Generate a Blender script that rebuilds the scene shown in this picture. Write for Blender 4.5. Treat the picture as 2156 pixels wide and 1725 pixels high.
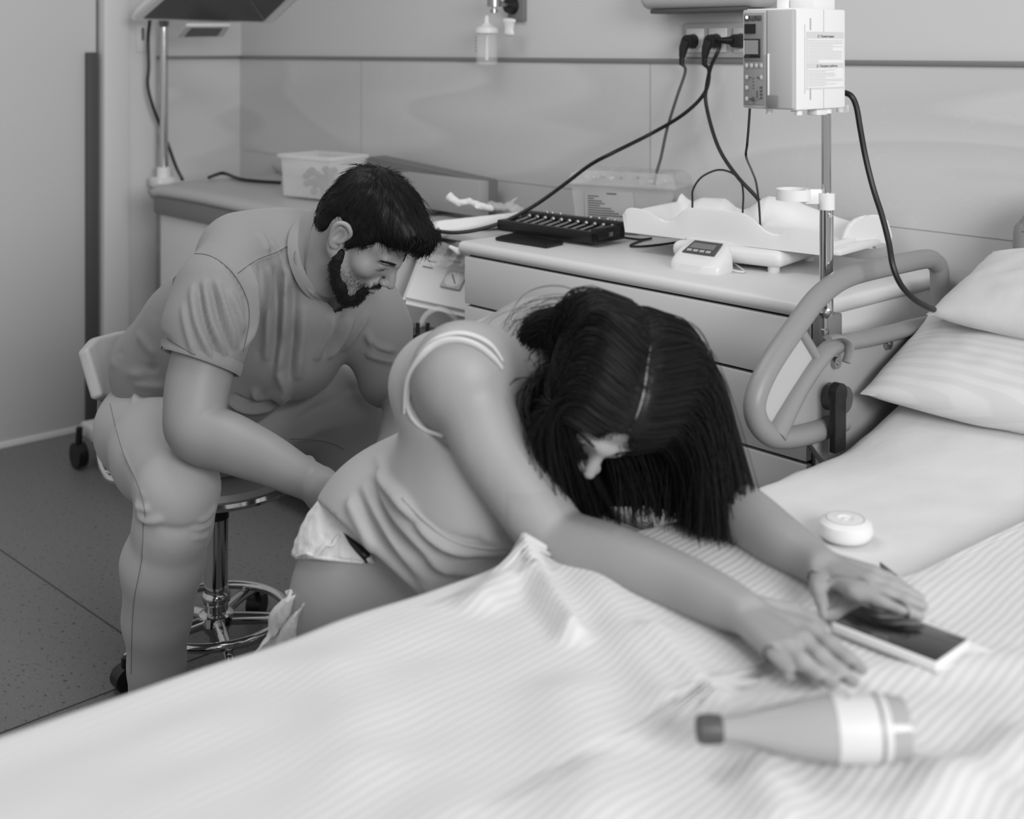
import bpy, bmesh, math, random
import numpy as np
from mathutils import Vector, Matrix, Quaternion
from mathutils.bvhtree import BVHTree
from mathutils import noise as mnoise
random.seed(7); RNG = np.random.default_rng(7)
C = bpy.context.scene.collection
for o in list(bpy.data.objects): bpy.data.objects.remove(o)

# ---------------------------------------------------------------- camera
H = 1.5; FPX = 2584.0
FW = Vector((-0.7375, 0.6754, 0)).normalized()          # viewing direction (level camera with a vertical lens shift)
RT = Vector((FW.y, -FW.x, 0))
cam_d = bpy.data.cameras.new('camera'); cam = bpy.data.objects.new('camera', cam_d); C.objects.link(cam)
cam.location = (0, 0, H)
cam.rotation_euler = (math.pi/2, 0, math.atan2(-FW.x, FW.y))
cam_d.sensor_width = 36; cam_d.sensor_fit = 'HORIZONTAL'; cam_d.lens = FPX/2156*36
cam_d.shift_y = -(862.5-105)/2156; cam_d.clip_start = .05
cam_d.dof.use_dof = True; cam_d.dof.focus_distance = 2.62; cam_d.dof.aperture_fstop = 2.9
bpy.context.scene.camera = cam

# ---------------------------------------------------------------- world, lights, exposure
w = bpy.data.worlds.new('world'); bpy.context.scene.world = w; w.use_nodes = True
w.node_tree.nodes['Background'].inputs[0].default_value = (.8, .8, .8, 1)
w.node_tree.nodes['Background'].inputs[1].default_value = .32
def area(name, loc, target, sx, sy, e):
    l = bpy.data.lights.new(name, 'AREA'); l.shape = 'RECTANGLE'; l.size = sx; l.size_y = sy; l.energy = e
    o = bpy.data.objects.new(name, l); C.objects.link(o); o.location = loc
    o.rotation_euler = (Vector(target)-Vector(loc)).to_track_quat('-Z', 'Y').to_euler(); return o
area('window_daylight', (2.4, .2, 2.35), (-1.7, 1.6, .8), 2.0, 1.3, 80)
area('ceiling_light', (-2.2, 1.2, 2.75), (-2.2, 1.2, 0), 1.4, .8, 9)
sc = bpy.context.scene
sc.view_settings.view_transform = 'Standard'; sc.view_settings.look = 'None'
sc.view_settings.exposure = 0.82; sc.view_settings.gamma = 1; sc.view_settings.use_curve_mapping = False

# ---------------------------------------------------------------- pixel (2156x1725 photo) -> room coordinates
def ray(px, py): return FW + RT*((px-1078)/FPX) + Vector((0, 0, -(py-105)/FPX))
def W(px, py, t): return Vector((0, 0, H)) + ray(px, py)*t
def onX(px, py, X): r = ray(px, py); return W(px, py, X/r.x)
def onY(px, py, Y): r = ray(px, py); return W(px, py, Y/r.y)
def onZ(px, py, Z): r = ray(px, py); return W(px, py, (Z-H)/r.z)

# ---------------------------------------------------------------- materials
MATS = {}
def s2l(v): return v/12.92 if v <= .04045 else ((v+.055)/1.055)**2.4
def mat(name, g, rough=.6, metal=0, bump=None, var=None, alpha=None, trans=0, sss=0, emit=0, sheen=0, coat=0, ior=1.45):
    """g: albedo as an sRGB grey 0..1; bump=(scale,strength,distance[,stretch]); var=(scale,amount)"""
    if name in MATS: return MATS[name]
    m = bpy.data.materials.new(name); m.use_nodes = True; nt = m.node_tree; b = nt.nodes['Principled BSDF']
    L = s2l(g); b.inputs['Base Color'].default_value = (L, L, L, 1)
    b.inputs['Roughness'].default_value = rough; b.inputs['Metallic'].default_value = metal
    b.inputs['IOR'].default_value = ior
    if trans: b.inputs['Transmission Weight'].default_value = trans
    if alpha is not None: b.inputs['Alpha'].default_value = alpha
    if sss:
        b.inputs['Subsurface Weight'].default_value = sss; b.inputs['Subsurface Radius'].default_value = (.01, .01, .01); b.inputs['Subsurface Scale'].default_value = 1
    if sheen: b.inputs['Sheen Weight'].default_value = sheen
    if coat: b.inputs['Coat Weight'].default_value = coat
    if emit: b.inputs['Emission Color'].default_value = (1, 1, 1, 1); b.inputs['Emission Strength'].default_value = emit
    tc = nt.nodes.new('ShaderNodeTexCoord')
    if bump:
        n = nt.nodes.new('ShaderNodeTexNoise'); n.inputs['Scale'].default_value = bump[0]; n.inputs['Detail'].default_value = 4
        src = tc.outputs['Object']
        if len(bump) > 3:
            mp = nt.nodes.new('ShaderNodeMapping'); mp.inputs['Scale'].default_value = bump[3]; nt.links.new(src, mp.inputs[0]); src = mp.outputs[0]
        nt.links.new(src, n.inputs['Vector'])
        bp = nt.nodes.new('ShaderNodeBump'); bp.inputs['Strength'].default_value = bump[1]; bp.inputs['Distance'].default_value = bump[2]
        nt.links.new(n.outputs[0], bp.inputs['Height']); nt.links.new(bp.outputs[0], b.inputs['Normal'])
    if var:
        n = nt.nodes.new('ShaderNodeTexNoise'); n.inputs['Scale'].default_value = var[0]; n.inputs['Detail'].default_value = 3
        nt.links.new(tc.outputs['Object'], n.inputs['Vector'])
        r = nt.nodes.new('ShaderNodeValToRGB'); e = r.color_ramp.elements
        a, c = s2l(max(0, g-var[1])), s2l(min(1, g+var[1]))
        e[0].position = .35; e[0].color = (a, a, a, 1); e[1].position = .65; e[1].color = (c, c, c, 1)
        nt.links.new(n.outputs[0], r.inputs[0]); nt.links.new(r.outputs[0], b.inputs['Base Color'])
    MATS[name] = m; return m
M = dict(
 paint=mat('wall_paint', .80, .7, bump=(220, .15, .002)),
 door=mat('door_laminate', .80, .45),
 frame=mat('door_frame_paint', .82, .5),
 darkstrip=mat('dark_grey_rubber', .30, .6),
 trim=mat('metal_tile_trim', .52, .4, .3),
 cab=mat('cabinet_laminate', .80, .45, bump=(400, .08, .001)),
 cabtop=mat('cabinet_top_laminate', .84, .38, bump=(400, .08, .001)),
 gap=mat('drawer_gap', .12, .8),
 white=mat('white_plastic', .89, .3),
 whitesoft=mat('soft_white_plastic', .88, .45),
 offw=mat('off_white_plastic', .85, .4),
 grey=mat('grey_plastic', .54, .42),
 lgrey=mat('light_grey_plastic', .70, .45),
 mgrey=mat('mid_grey_plastic', .47, .45),
 dgrey=mat('dark_grey_plastic', .30, .45),
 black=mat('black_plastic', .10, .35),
 rubber=mat('black_rubber', .09, .5),
 cable=mat('black_cable', .08, .45),
 chrome=mat('polished_chrome', .80, .09, 1),
 steel=mat('brushed_steel', .68, .3, 1),
 screen=mat('dark_screen', .13, .08, coat=.5),
 glass=mat('black_phone_glass', .05, .06, coat=1),
 sheet=mat('white_bed_sheet', .83, .85, bump=(9, .25, .02), sheen=.2),
 shirt=mat('grey_cotton_shirt', .52, .9, bump=(13, .32, .010, (1, 1, .5)), sheen=.15),
 trousers=mat('light_grey_trousers', .65, .85, bump=(9, .22, .010, (1, 1, .6)), sheen=.15),
 dress=mat('pale_grey_dress', .66, .85, bump=(12, .18, .008), sheen=.15),
 lining=mat('pale_dress_edging', .80, .7),
 pad=mat('white_gauze_underwear', .86, .9, bump=(70, .9, .004, (1, 1, .35))),
 skin=mat('skin', .56, .5, bump=(260, .12, .0012), var=(5, .015), sss=.12),
 skin2=mat('skin_woman', .61, .5, bump=(260, .08, .001), var=(5, .012), sss=.12),
 lips=mat('lips', .56, .45),
 hair=mat('black_hair', .055, .5),
 hairw=mat('dark_brown_hair', .09, .42),
 beard=mat('dark_beard', .10, .65),
 iris=mat('dark_eye', .12, .2),
 ink=mat('printed_ink', .35, .8),
 paper=mat('printed_paper', .90, .7),
 vinyl=mat('grey_vinyl_cushion', .68, .4),
 clear=mat('clear_plastic', .92, .12, alpha=.22, ior=1.3),
 clear2=mat('milky_plastic', .90, .3, alpha=.32, ior=1.3),
)

for k_ in ('hair', 'hairw', 'beard'): M[k_].node_tree.nodes['Principled BSDF'].inputs['Specular IOR Level'].default_value = .28
# ---------------------------------------------------------------- object helpers
def link(name, me, m=None, parent=None, smooth=False):
    o = bpy.data.objects.new(name, me); C.objects.link(o)
    if m is not None: me.materials.append(m)
    if parent is not None: o.parent = parent; o.matrix_parent_inverse = parent.matrix_world.inverted() if not parent.get('_p') else Matrix()
    if smooth:
        for p in me.polygons: p.use_smooth = True
    return o
def tag(o, label, cat, group=None, kind=None):
    if label: o['label'] = label
    if cat: o['category'] = cat
    if group: o['group'] = group
    if kind: o['kind'] = kind
    return o
def struct(o): o['kind'] = 'structure'; return o
def thing(name, label, cat, loc=(0, 0, 0), group=None):
    o = bpy.data.objects.new(name, None); C.objects.link(o); o.location = loc; o.empty_display_size = .1
    bpy.context.view_layer.update()
    return tag(o, label, cat, group)
class MB:
    def __init__(s): s.bm = bmesh.new()
    def _xf(s, verts, mx): bmesh.ops.transform(s.bm, matrix=mx, verts=verts)
    def box(s, c, size, rot=None, bev=0, seg=2):
        r = bmesh.ops.create_cube(s.bm, size=1); v = r['verts']
        mx = Matrix.Translation(Vector(c)) @ (rot.to_4x4() if rot else Matrix()) @ Matrix.Diagonal((*size, 1))
        s._xf(v, mx)
        if bev:
            es = list({e for x in v for e in x.link_edges}); bmesh.ops.bevel(s.bm, geom=es, offset=bev, segments=seg, affect='EDGES', profile=.5)
        return s
    def cyl(s, a, b, r, r2=None, seg=24, caps=True):
        a = Vector(a); b = Vector(b); d = b-a; L = d.length
        q = Vector((0, 0, 1)).rotation_difference(d.normalized()).to_matrix().to_4x4()
        res = bmesh.ops.create_cone(s.bm, cap_ends=caps, segments=seg, radius1=r, radius2=r if r2 is None else r2, depth=L)
        s._xf(res['verts'], Matrix.Translation((a+b)/2) @ q); return s
    def sph(s, c, r, sc_=(1, 1, 1), seg=20):
        res = bmesh.ops.create_uvsphere(s.bm, u_segments=seg, v_segments=max(6, seg//2), radius=r)
        s._xf(res['verts'], Matrix.Translation(Vector(c)) @ Matrix.Diagonal((*sc_, 1))); return s
    def tube(s, pts, r, seg=10, closed=False, smooth=0, flat=1.0):
        pts = [Vector(p) for p in pts]
        if smooth: pts = spline(pts, smooth, closed)
        n = len(pts); rings = []; prev = None
        rr = r if isinstance(r, (list, tuple)) else [r]*n
        if len(rr) != n: rr = [float(np.interp(i/(n-1), np.linspace(0, 1, len(rr)), rr)) for i in range(n)]
        up = None
        for i, p in enumerate(pts):
            a = pts[(i-1) % n] if (closed or i > 0) else p; b = pts[(i+1) % n] if (closed or i < n-1) else p
            t = (b-a).normalized()
            if up is None:
                up = Vector((0, 0, 1)) if abs(t.z) < .9 else Vector((1, 0, 0))
            nrm = (up - t*up.dot(t)).normalized(); up = nrm; bn = t.cross(nrm)
            rings.append([s.bm.verts.new(p+(nrm*math.cos(k*2*math.pi/seg)*flat+bn*math.sin(k*2*math.pi/seg))*rr[i]) for k in range(seg)])
        for i in range(n if closed else n-1):
            A, B = rings[i], rings[(i+1) % n]
            for k in range(seg): s.bm.faces.new((A[k], A[(k+1) % seg], B[(k+1) % seg], B[k]))
        if not closed: s.bm.faces.new(rings[0][::-1]); s.bm.faces.new(rings[-1])
        return s
    def lathe(s, prof, c=(0, 0, 0), axis=(0, 0, 1), seg=32, sc_=(1, 1), caps=True):
        q = Vector((0, 0, 1)).rotation_difference(Vector(axis).normalized()).to_matrix()
        rings = []
        for r, z in prof:
            rings.append([s.bm.verts.new(Vector(c)+q@Vector((max(r, 1e-5)*sc_[0]*math.cos(2*math.pi*k/seg), max(r, 1e-5)*sc_[1]*math.sin(2*math.pi*k/seg), z))) for k in range(seg)])
        for A, B in zip(rings, rings[1:]):
            for k in range(seg): s.bm.faces.new((A[k], A[(k+1) % seg], B[(k+1) % seg], B[k]))
        if caps and prof[0][0] > 1e-4: s.bm.faces.new(rings[0][::-1])
        if caps and prof[-1][0] > 1e-4: s.bm.faces.new(rings[-1])
        return s
    def prism(s, pts, d, bev=0):
        """pts: planar 3D polygon, d: extrusion vector"""
        d = Vector(d); A = [s.bm.verts.new(Vector(p)) for p in pts]; B = [s.bm.verts.new(Vector(p)+d) for p in pts]
        n = len(pts); fs = [s.bm.faces.new(A[::-1]), s.bm.faces.new(B)]
        for k in range(n): fs.append(s.bm.faces.new((A[k], A[(k+1) % n], B[(k+1) % n], B[k])))
        if bev:
            es = list({e for f in fs for e in f.edges}); bmesh.ops.bevel(s.bm, geom=es, offset=bev, segments=2, affect='EDGES')
        return s
    def grid(s, P):
        """P[i][j] points"""
        V = [[s.bm.verts.new(Vector(p)) for p in row] for row in P]
        for i in range(len(V)-1):
            for j in range(len(V[0])-1): s.bm.faces.new((V[i][j], V[i+1][j], V[i+1][j+1], V[i][j+1]))
        return s
    def build(s, name, m, parent=None, smooth=True, angle=40):
        bmesh.ops.recalc_face_normals(s.bm, faces=s.bm.faces)
        me = bpy.data.meshes.new(name); s.bm.to_mesh(me); s.bm.free()
        o = link(name, me, m, parent)
        if smooth:
            for p in me.polygons: p.use_smooth = True
            me.set_sharp_from_angle(angle=math.radians(angle))
        return o
def spline(pts, n=8, closed=False):
    pts = [Vector(p) for p in pts]; N = len(pts); out = []
    for i in range(N if closed else N-1):
        g = lambda k: pts[k % N] if closed else pts[min(max(k, 0), N-1)]
        p0, p1, p2, p3 = g(i-1), g(i), g(i+1), g(i+2)
        for k in range(n):
            t = k/n
            out.append(.5*((2*p1)+(p2-p0)*t+(2*p0-5*p1+4*p2-p3)*t*t+(3*p1-p0-3*p2+p3)*t**3))
    if not closed: out.append(pts[-1])
    return out
def rotz(a): return Matrix.Rotation(a, 3, 'Z')
def text(name, s, p, xdir, ydir, size, m, parent=None, align='LEFT', ext=.0003):
    cu = bpy.data.curves.new(name, 'FONT'); cu.body = s; cu.size = size; cu.extrude = ext; cu.align_x = align
    tmp = bpy.data.objects.new(name, cu); C.objects.link(tmp); bpy.context.view_layer.update()
    dg = bpy.context.evaluated_depsgraph_get(); me = bpy.data.meshes.new_from_object(tmp.evaluated_get(dg)); bpy.data.objects.remove(tmp)
    x = Vector(xdir).normalized(); y = Vector(ydir).normalized(); z = x.cross(y)
    mx = Matrix((x, y, z)).transposed().to_4x4(); mx.translation = Vector(p)
    me.transform(mx); me.materials.clear(); return link(name, me, m, parent)

# ---------------------------------------------------------------- signed distance sculpting (organic shapes)
class SDF:
    def __init__(s): s.ops = []
    def cone(s, a, b, r1, r2, k=.03, sub=False):
        s.ops.append(('c', np.array(a, float), np.array(b, float), r1, r2, k, sub)); return s
    def ell(s, c, r, R=None, k=.03, sub=False):
        s.ops.append(('e', np.array(c, float), np.array(r, float), np.eye(3) if R is None else np.array(R, float), 0, k, sub)); return s
    def chain(s, pts, rs, k=.03, sub=False):
        for i in range(len(pts)-1): s.cone(pts[i], pts[i+1], rs[i], rs[i+1], k, sub)
        return s
    def limb(s, pts, rs, k0=.03, k=.005, n=6):     # evenly tapering limb along a smooth path
        q = spline(pts, n); m = len(q); t = np.linspace(0, len(rs)-1, m); r = np.interp(t, range(len(rs)), rs)
        r = np.convolve(np.pad(r, 3, mode='edge'), np.ones(7)/7, 'valid')
        for i in range(m-1): s.cone(q[i], q[i+1], r[i], r[i+1], k0 if i == 0 else k)
        return s
    def plane(s, p, n, k=.004):       # keep the side the normal points away from
        s.ops.append(('p', np.array(p, float), np.array(n, float)/np.linalg.norm(n), 0, 0, k, False)); return s
    def slabcut(s, fn): s.ops.append(('f', fn, None, 0, 0, 0, False)); return s
    def bounds(s):
        lo = np.full(3, 1e9); hi = -lo
        for op in s.ops:
            if op[6] or op[0] in 'pf': continue
            if op[0] == 'c': pts = [(op[1], op[3]), (op[2], op[4])]
            else: pts = [(op[1], max(op[2]))]
            for p, r in pts: lo = np.minimum(lo, p-r); hi = np.maximum(hi, p+r)
        return lo-.03, hi+.03
    def field(s, lo, hi, h):
        n = np.ceil((hi-lo)/h).astype(int)+1
        f = np.full(n, .5, np.float32)
        ax = [lo[i]+h*np.arange(n[i]) for i in range(3)]
        for op in s.ops:
            k = op[5]; pad = max(k, .0)+3*h
            if op[0] == 'c':
                a, b, r1, r2 = op[1:5]; l = np.minimum(a-r1, b-r2)-pad; u = np.maximum(a+r1, b+r2)+pad
            elif op[0] == 'e':
                rr = np.sqrt(((op[3]*op[2][None, :])**2).sum(1)); l = op[1]-rr-pad; u = op[1]+rr+pad
            else: l, u = lo, hi
            i0 = np.maximum(np.floor((l-lo)/h).astype(int), 0); i1 = np.minimum(np.ceil((u-lo)/h).astype(int)+1, n)
            if (i1 <= i0).any(): continue
            sl = tuple(slice(i0[i], i1[i]) for i in range(3))
            X = ax[0][sl[0]][:, None, None].astype(np.float32); Y = ax[1][sl[1]][None, :, None].astype(np.float32); Z = ax[2][sl[2]][None, None, :].astype(np.float32)
            if op[0] == 'c':
                ba = b-a; L2 = max(ba@ba, 1e-12); px, py, pz = X-a[0], Y-a[1], Z-a[2]
                t = np.clip((px*ba[0]+py*ba[1]+pz*ba[2])/L2, 0, 1)
                d = np.sqrt((px-t*ba[0])**2+(py-t*ba[1])**2+(pz-t*ba[2])**2)-(r1+(r2-r1)*t)
            elif op[0] == 'e':
                Rm, r = op[3], op[2]; px, py, pz = X-op[1][0], Y-op[1][1], Z-op[1][2]
                q = [(px*Rm[0, j]+py*Rm[1, j]+pz*Rm[2, j]) for j in range(3)]
                k0 = np.sqrt(sum((q[j]/r[j])**2 for j in range(3))); k1 = np.sqrt(sum((q[j]/r[j]**2)**2 for j in range(3)))
                d = k0*(k0-1)/np.maximum(k1, 1e-6)
            elif op[0] == 'p':
                d = (X-op[1][0])*op[2][0]+(Y-op[1][1])*op[2][1]+(Z-op[1][2])*op[2][2]+0*(X+Y+Z)
            else:
                d = op[1](X, Y, Z, f[sl]); f[sl] = d; continue
            g = f[sl]
            if op[6]: # smooth subtraction
                hh = np.clip(.5-.5*(g+d)/max(k, 1e-5), 0, 1); f[sl] = g*(1-hh)+(-d)*hh+k*hh*(1-hh)
            elif op[0] == 'p':
                hh = np.clip(.5-.5*(g-d)/max(k, 1e-5), 0, 1); f[sl] = g*(1-hh)+d*hh+k*hh*(1-hh)
            else:
                hh = np.clip(.5+.5*(g-d)/max(k, 1e-5), 0, 1); f[sl] = g*(1-hh)+d*hh-k*hh*(1-hh)
        return f
    def mesh(s, h, lo=None, hi=None, smooth=2):
        if lo is None: lo, hi = s.bounds()
        return surface_nets(s.field(np.array(lo), np.array(hi), h), np.array(lo), h, smooth)
def surface_nets(f, lo, h, smooth=2):
    ins = f < 0; nx, ny, nz = f.shape
    cs = [f[i:nx-1+i, j:ny-1+j, k:nz-1+k] for i in (0, 1) for j in (0, 1) for k in (0, 1)]
    cnt = sum((c < 0).astype(np.int8) for c in cs)
    act = (cnt > 0) & (cnt < 8); idx = np.argwhere(act); ids = np.full(act.shape, -1, np.int64); ids[act] = np.arange(len(idx))
    vals = np.stack([c[act] for c in cs], 1).astype(float)
    corners = np.array([(i, j, k) for i in (0, 1) for j in (0, 1) for k in (0, 1)], float)
    P = np.zeros((len(idx), 3)); N = np.zeros(len(idx))
    for a in range(8):
        for b in range(a+1, 8):
            if np.abs(corners[a]-corners[b]).sum() != 1: continue
            va, vb = vals[:, a], vals[:, b]; m = (va < 0) != (vb < 0)
            t = np.where(m, va/np.where(m, va-vb, 1), 0)
            P += np.where(m[:, None], corners[a]+(corners[b]-corners[a])*t[:, None], 0); N += m
    V = (idx+P/N[:, None])*h+lo
    F = []
    for ax in range(3):
        a1, a2 = (ax+1) % 3, (ax+2) % 3
        s0 = [slice(0, n) for n in f.shape]; s1 = list(s0); s0[ax] = slice(0, f.shape[ax]-1); s1[ax] = slice(1, f.shape[ax])
        A = ins[tuple(s0)]; B = ins[tuple(s1)]
        e = np.argwhere(A != B)
        ok = (e[:, a1] > 0) & (e[:, a2] > 0) & (e[:, a1] < f.shape[a1]-1) & (e[:, a2] < f.shape[a2]-1); e = e[ok]
        fl = A[tuple(e.T)]
        def g(d1, d2):
            q = e.copy(); q[:, a1] -= d1; q[:, a2] -= d2; return ids[tuple(q.T)]
        q = np.stack([g(1, 1), g(0, 1), g(0, 0), g(1, 0)], 1); q[~fl] = q[~fl][:, ::-1]; F.append(q)
    F = np.concatenate(F); F = F[(F >= 0).all(1)]
    for _ in range(smooth): V = lap(V, F, .5)
    return V, F
def lap(V, F, w):
    S = np.zeros_like(V); n = np.zeros(len(V))
    for a, b in ((0, 1), (1, 2), (2, 3), (3, 0)):
        for i, j in ((a, b), (b, a)):
            for c in range(3): S[:, c] += np.bincount(F[:, i], V[F[:, j], c], len(V))
            n += np.bincount(F[:, i], minlength=len(V))
    n = np.maximum(n, 1); return V*(1-w)+S/n[:, None]*w
def vnormals(V, F):
    fn = np.cross(V[F[:, 2]]-V[F[:, 0]], V[F[:, 3]]-V[F[:, 1]]); N = np.zeros_like(V)
    for a in range(4):
        for c in range(3): N[:, c] += np.bincount(F[:, a], fn[:, c], len(V))
    return N/np.maximum(np.linalg.norm(N, axis=1), 1e-9)[:, None]
def npmesh(name, parts, mats, parent=None, midx=None):
    """parts: list of (V,F) quads joined to one mesh"""
    Vs, Fs, off = [], [], 0
    for V, F in parts: Vs.append(V); Fs.append(F+off); off += len(V)
    V = np.concatenate(Vs); F = np.concatenate(Fs)
    me = bpy.data.meshes.new(name); me.vertices.add(len(V)); me.vertices.foreach_set('co', V.astype(np.float32).ravel())
    me.loops.add(F.size); me.loops.foreach_set('vertex_index', F.astype(np.int32).ravel())
    me.polygons.add(len(F)); me.polygons.foreach_set('loop_start', np.arange(0, F.size, 4, dtype=np.int32))
    me.polygons.foreach_set('use_smooth', np.ones(len(F), bool))
    me.update(calc_edges=True); me.validate()
    mats = mats if isinstance(mats, (list, tuple)) else [mats]
    for m in mats: me.materials.append(m)
    if midx is not None: me.polygons.foreach_set('material_index', midx.astype(np.int32))
    return link(name, me, None, parent)
def folds(V, F, lines, bvh=None):
    """soft cloth folds: lines = [(pixel points, depth guess, width, height)]; each line is laid on the surface in 3D and pushed along the normal"""
    N = vnormals(V, F)
    if bvh is None: bvh = BVHTree.FromPolygons([tuple(v) for v in V], [tuple(int(i) for i in f) for f in F])
    O = Vector((0, 0, H)); D = np.zeros(len(V))
    for pts, width, hgt in lines:
        P3 = []
        for p in pts:
            hit = bvh.ray_cast(O, ray(*p))
            if hit[0] is not None: P3.append(hit[0])
        if len(P3) < 2: continue
        P3 = np.array([tuple(p) for p in spline(P3, 6)]); best = np.full(len(V), 9.); tt = np.zeros(len(V))
        lo = P3.min(0)-width*3; hi = P3.max(0)+width*3; m = ((V > lo) & (V < hi)).all(1); ii = np.where(m)[0]
        bd = np.full(len(ii), 9.); bt = np.zeros(len(ii)); n = len(P3)-1
        for q in range(n):
            a, b = P3[q], P3[q+1]; ba = b-a; t = np.clip((V[ii]-a)@ba/max(ba@ba, 1e-12), 0, 1)
            d = np.linalg.norm(V[ii]-a-t[:, None]*ba, axis=1); u = d < bd; bd[u] = d[u]; bt[u] = (q+t[u])/n
        taper = np.clip(np.minimum(bt, 1-bt)*4, 0, 1)**.7*.9+.1
        D[ii] += hgt*np.exp(-(bd/width)**2)*taper
    return V+N*D[:, None]
# ================================================================ the room
def floor_mat():
    m = mat('speckled_vinyl_floor', .46, .42); nt = m.node_tree; b = nt.nodes['Principled BSDF']; N = nt.nodes.new; L = nt.links.new
    tc = N('ShaderNodeTexCoord'); v = N('ShaderNodeTexNoise'); v.inputs['Scale'].default_value = 62; v.inputs['Detail'].default_value = 1.5
    mp = N('ShaderNodeMapping'); mp.inputs['Scale'].default_value = (1, 1.7, 1); mp.inputs['Rotation'].default_value = (0, 0, .8); L(tc.outputs['Object'], mp.inputs[0]); L(mp.outputs[0], v.inputs['Vector'])
    r = N('ShaderNodeValToRGB'); e = r.color_ramp.elements; e[0].position = .30; e[0].color = (s2l(.30),)*3+(1,); e[1].position = .37; e[1].color = (s2l(.455),)*3+(1,)
    L(v.outputs[0], r.inputs[0])
    n2 = N('ShaderNodeTexNoise'); n2.inputs['Scale'].default_value = 170; L(tc.outputs['Object'], n2.inputs['Vector'])
    r2 = N('ShaderNodeValToRGB'); f = r2.color_ramp.elements; f[0].position = .6; f[0].color = (1, 1, 1, 1); f[1].position = .68; f[1].color = (1.35, 1.35, 1.35, 1); L(n2.outputs[0], r2.inputs[0])
    mx = N('ShaderNodeMix'); mx.data_type = 'RGBA'; mx.blend_type = 'MULTIPLY'; mx.inputs[0].default_value = 1; L(r.outputs[0], mx.inputs[6]); L(r2.outputs[0], mx.inputs[7]); L(mx.outputs[2], b.inputs['Base Color'])
    return m
def tile_mat():
    m = mat('wavy_wall_tile', .72, .28); nt = m.node_tree; b = nt.nodes['Principled BSDF']; N = nt.nodes.new; L = nt.links.new
    tc = N('ShaderNodeTexCoord'); mp = N('ShaderNodeMapping'); mp.inputs['Scale'].default_value = (.26, .26, 2.3); L(tc.outputs['Object'], mp.inputs[0])
    n = N('ShaderNodeTexNoise'); n.inputs['Scale'].default_value = 1.5; n.inputs['Detail'].default_value = .6; n.inputs['Distortion'].default_value = .25; L(mp.outputs[0], n.inputs['Vector'])
    ma = N('ShaderNodeMath'); ma.operation = 'MULTIPLY'; ma.inputs[1].default_value = 8; L(n.outputs[0], ma.inputs[0]); fr = N('ShaderNodeMath'); fr.operation = 'FRACT'; L(ma.outputs[0], fr.inputs[0])
    r = N('ShaderNodeValToRGB'); e = r.color_ramp.elements; e[0].position = 0; e[0].color = (s2l(.765),)*3+(1,); e[1].position = .85; e[1].color = (s2l(.80),)*3+(1,)
    q = e.new(1.0); q.color = (s2l(.765),)*3+(1,); L(fr.outputs[0], r.inputs[0])
    n2 = N('ShaderNodeTexNoise'); n2.inputs['Scale'].default_value = 2.2; n2.inputs['Detail'].default_value = 5; n2.inputs['Distortion'].default_value = 2.5; L(tc.outputs['Object'], n2.inputs['Vector'])
    r2 = N('ShaderNodeValToRGB'); f = r2.color_ramp.elements; f[0].position = .493; f[0].color = (0, 0, 0, 1); f[1].position = .5; f[1].color = (1, 1, 1, 1); g = f.new(.507); g.color = (0, 0, 0, 1); L(n2.outputs[0], r2.inputs[0])
    mx = N('ShaderNodeMix'); mx.data_type = 'RGBA'; mx.blend_type = 'ADD'; L(r.outputs[0], mx.inputs[6]); mx.inputs[7].default_value = (.10, .10, .10, 1)
    mu = N('ShaderNodeMath'); mu.operation = 'MULTIPLY'; mu.inputs[1].default_value = .22; L(r2.outputs[0], mu.inputs[0]); L(mu.outputs[0], mx.inputs[0]); L(mx.outputs[2], b.inputs['Base Color'])
    return m
M['floor'] = floor_mat(); M['tile'] = tile_mat(); M['joint'] = mat('tile_joint', .62, .8)
XL, YB, ZT = -4.74, 2.74, 1.468
b = MB().box((-1.2, .2, -.05), (7.6, 5.6, .1)); fl = struct(b.build('floor', M['floor']))
b = MB()                                                    # welded joints of the vinyl sheets
def strip(a, c, wd=.004):
    a = Vector(a); c = Vector(c); d = (c-a).normalized(); n = Vector((-d.y, d.x, 0))*wd/2; u = Vector((0, 0, .0012))
    b.prism([a-n, c-n, c+n, a+n], u)
p0, p1 = onZ(0, 1158, 0), onZ(268, 1342, 0); d = (p1-p0).normalized(); strip(p0-d*1.5, p1+d*2.5)
p0, p1 = onZ(0, 1545, 0), onZ(300, 1430, 0); d = (p1-p0).normalized(); strip(p0-d*1.2, p1+d*1.6)
b.build('floor_weld', mat('weld_line', .30, .7), fl)
wb = struct(MB().box((-1.3, YB+.06, 1.4), (7.2, .12, 2.8)).build('wall_back', M['paint']))
tl = MB().box((-1.3, YB-.004, ZT/2), (6.88, .012, ZT)).build('wall_tiles', M['tile'], wb)
b = MB()
for x in (-3.83, -2.38, -.93): b.box((x, YB-.0105, ZT/2), (.0022, .0012, ZT))
for z in (1.065, .66, .255): b.box((-1.3, YB-.0105, z), (6.8, .0012, .0022))
b.build('tile_joint', M['joint'], wb)
wl = struct(MB().box((XL-.06, .2, 1.4), (.12, 5.4, 2.8)).build('wall_left', M['paint']))
b = MB().box((XL+.002, 2.53, ZT/2), (.012, .44, ZT)).build('wall_tiles', M['tile'], wl)
struct(MB().box((-1.3, YB-.012, ZT), (6.87, .012, .013), bev=.002).build('trim_1', M['trim']))
struct(MB().box((XL+.012, 2.53, ZT), (.012, .44, .013), bev=.002).build('trim_2', M['trim']))
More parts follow.
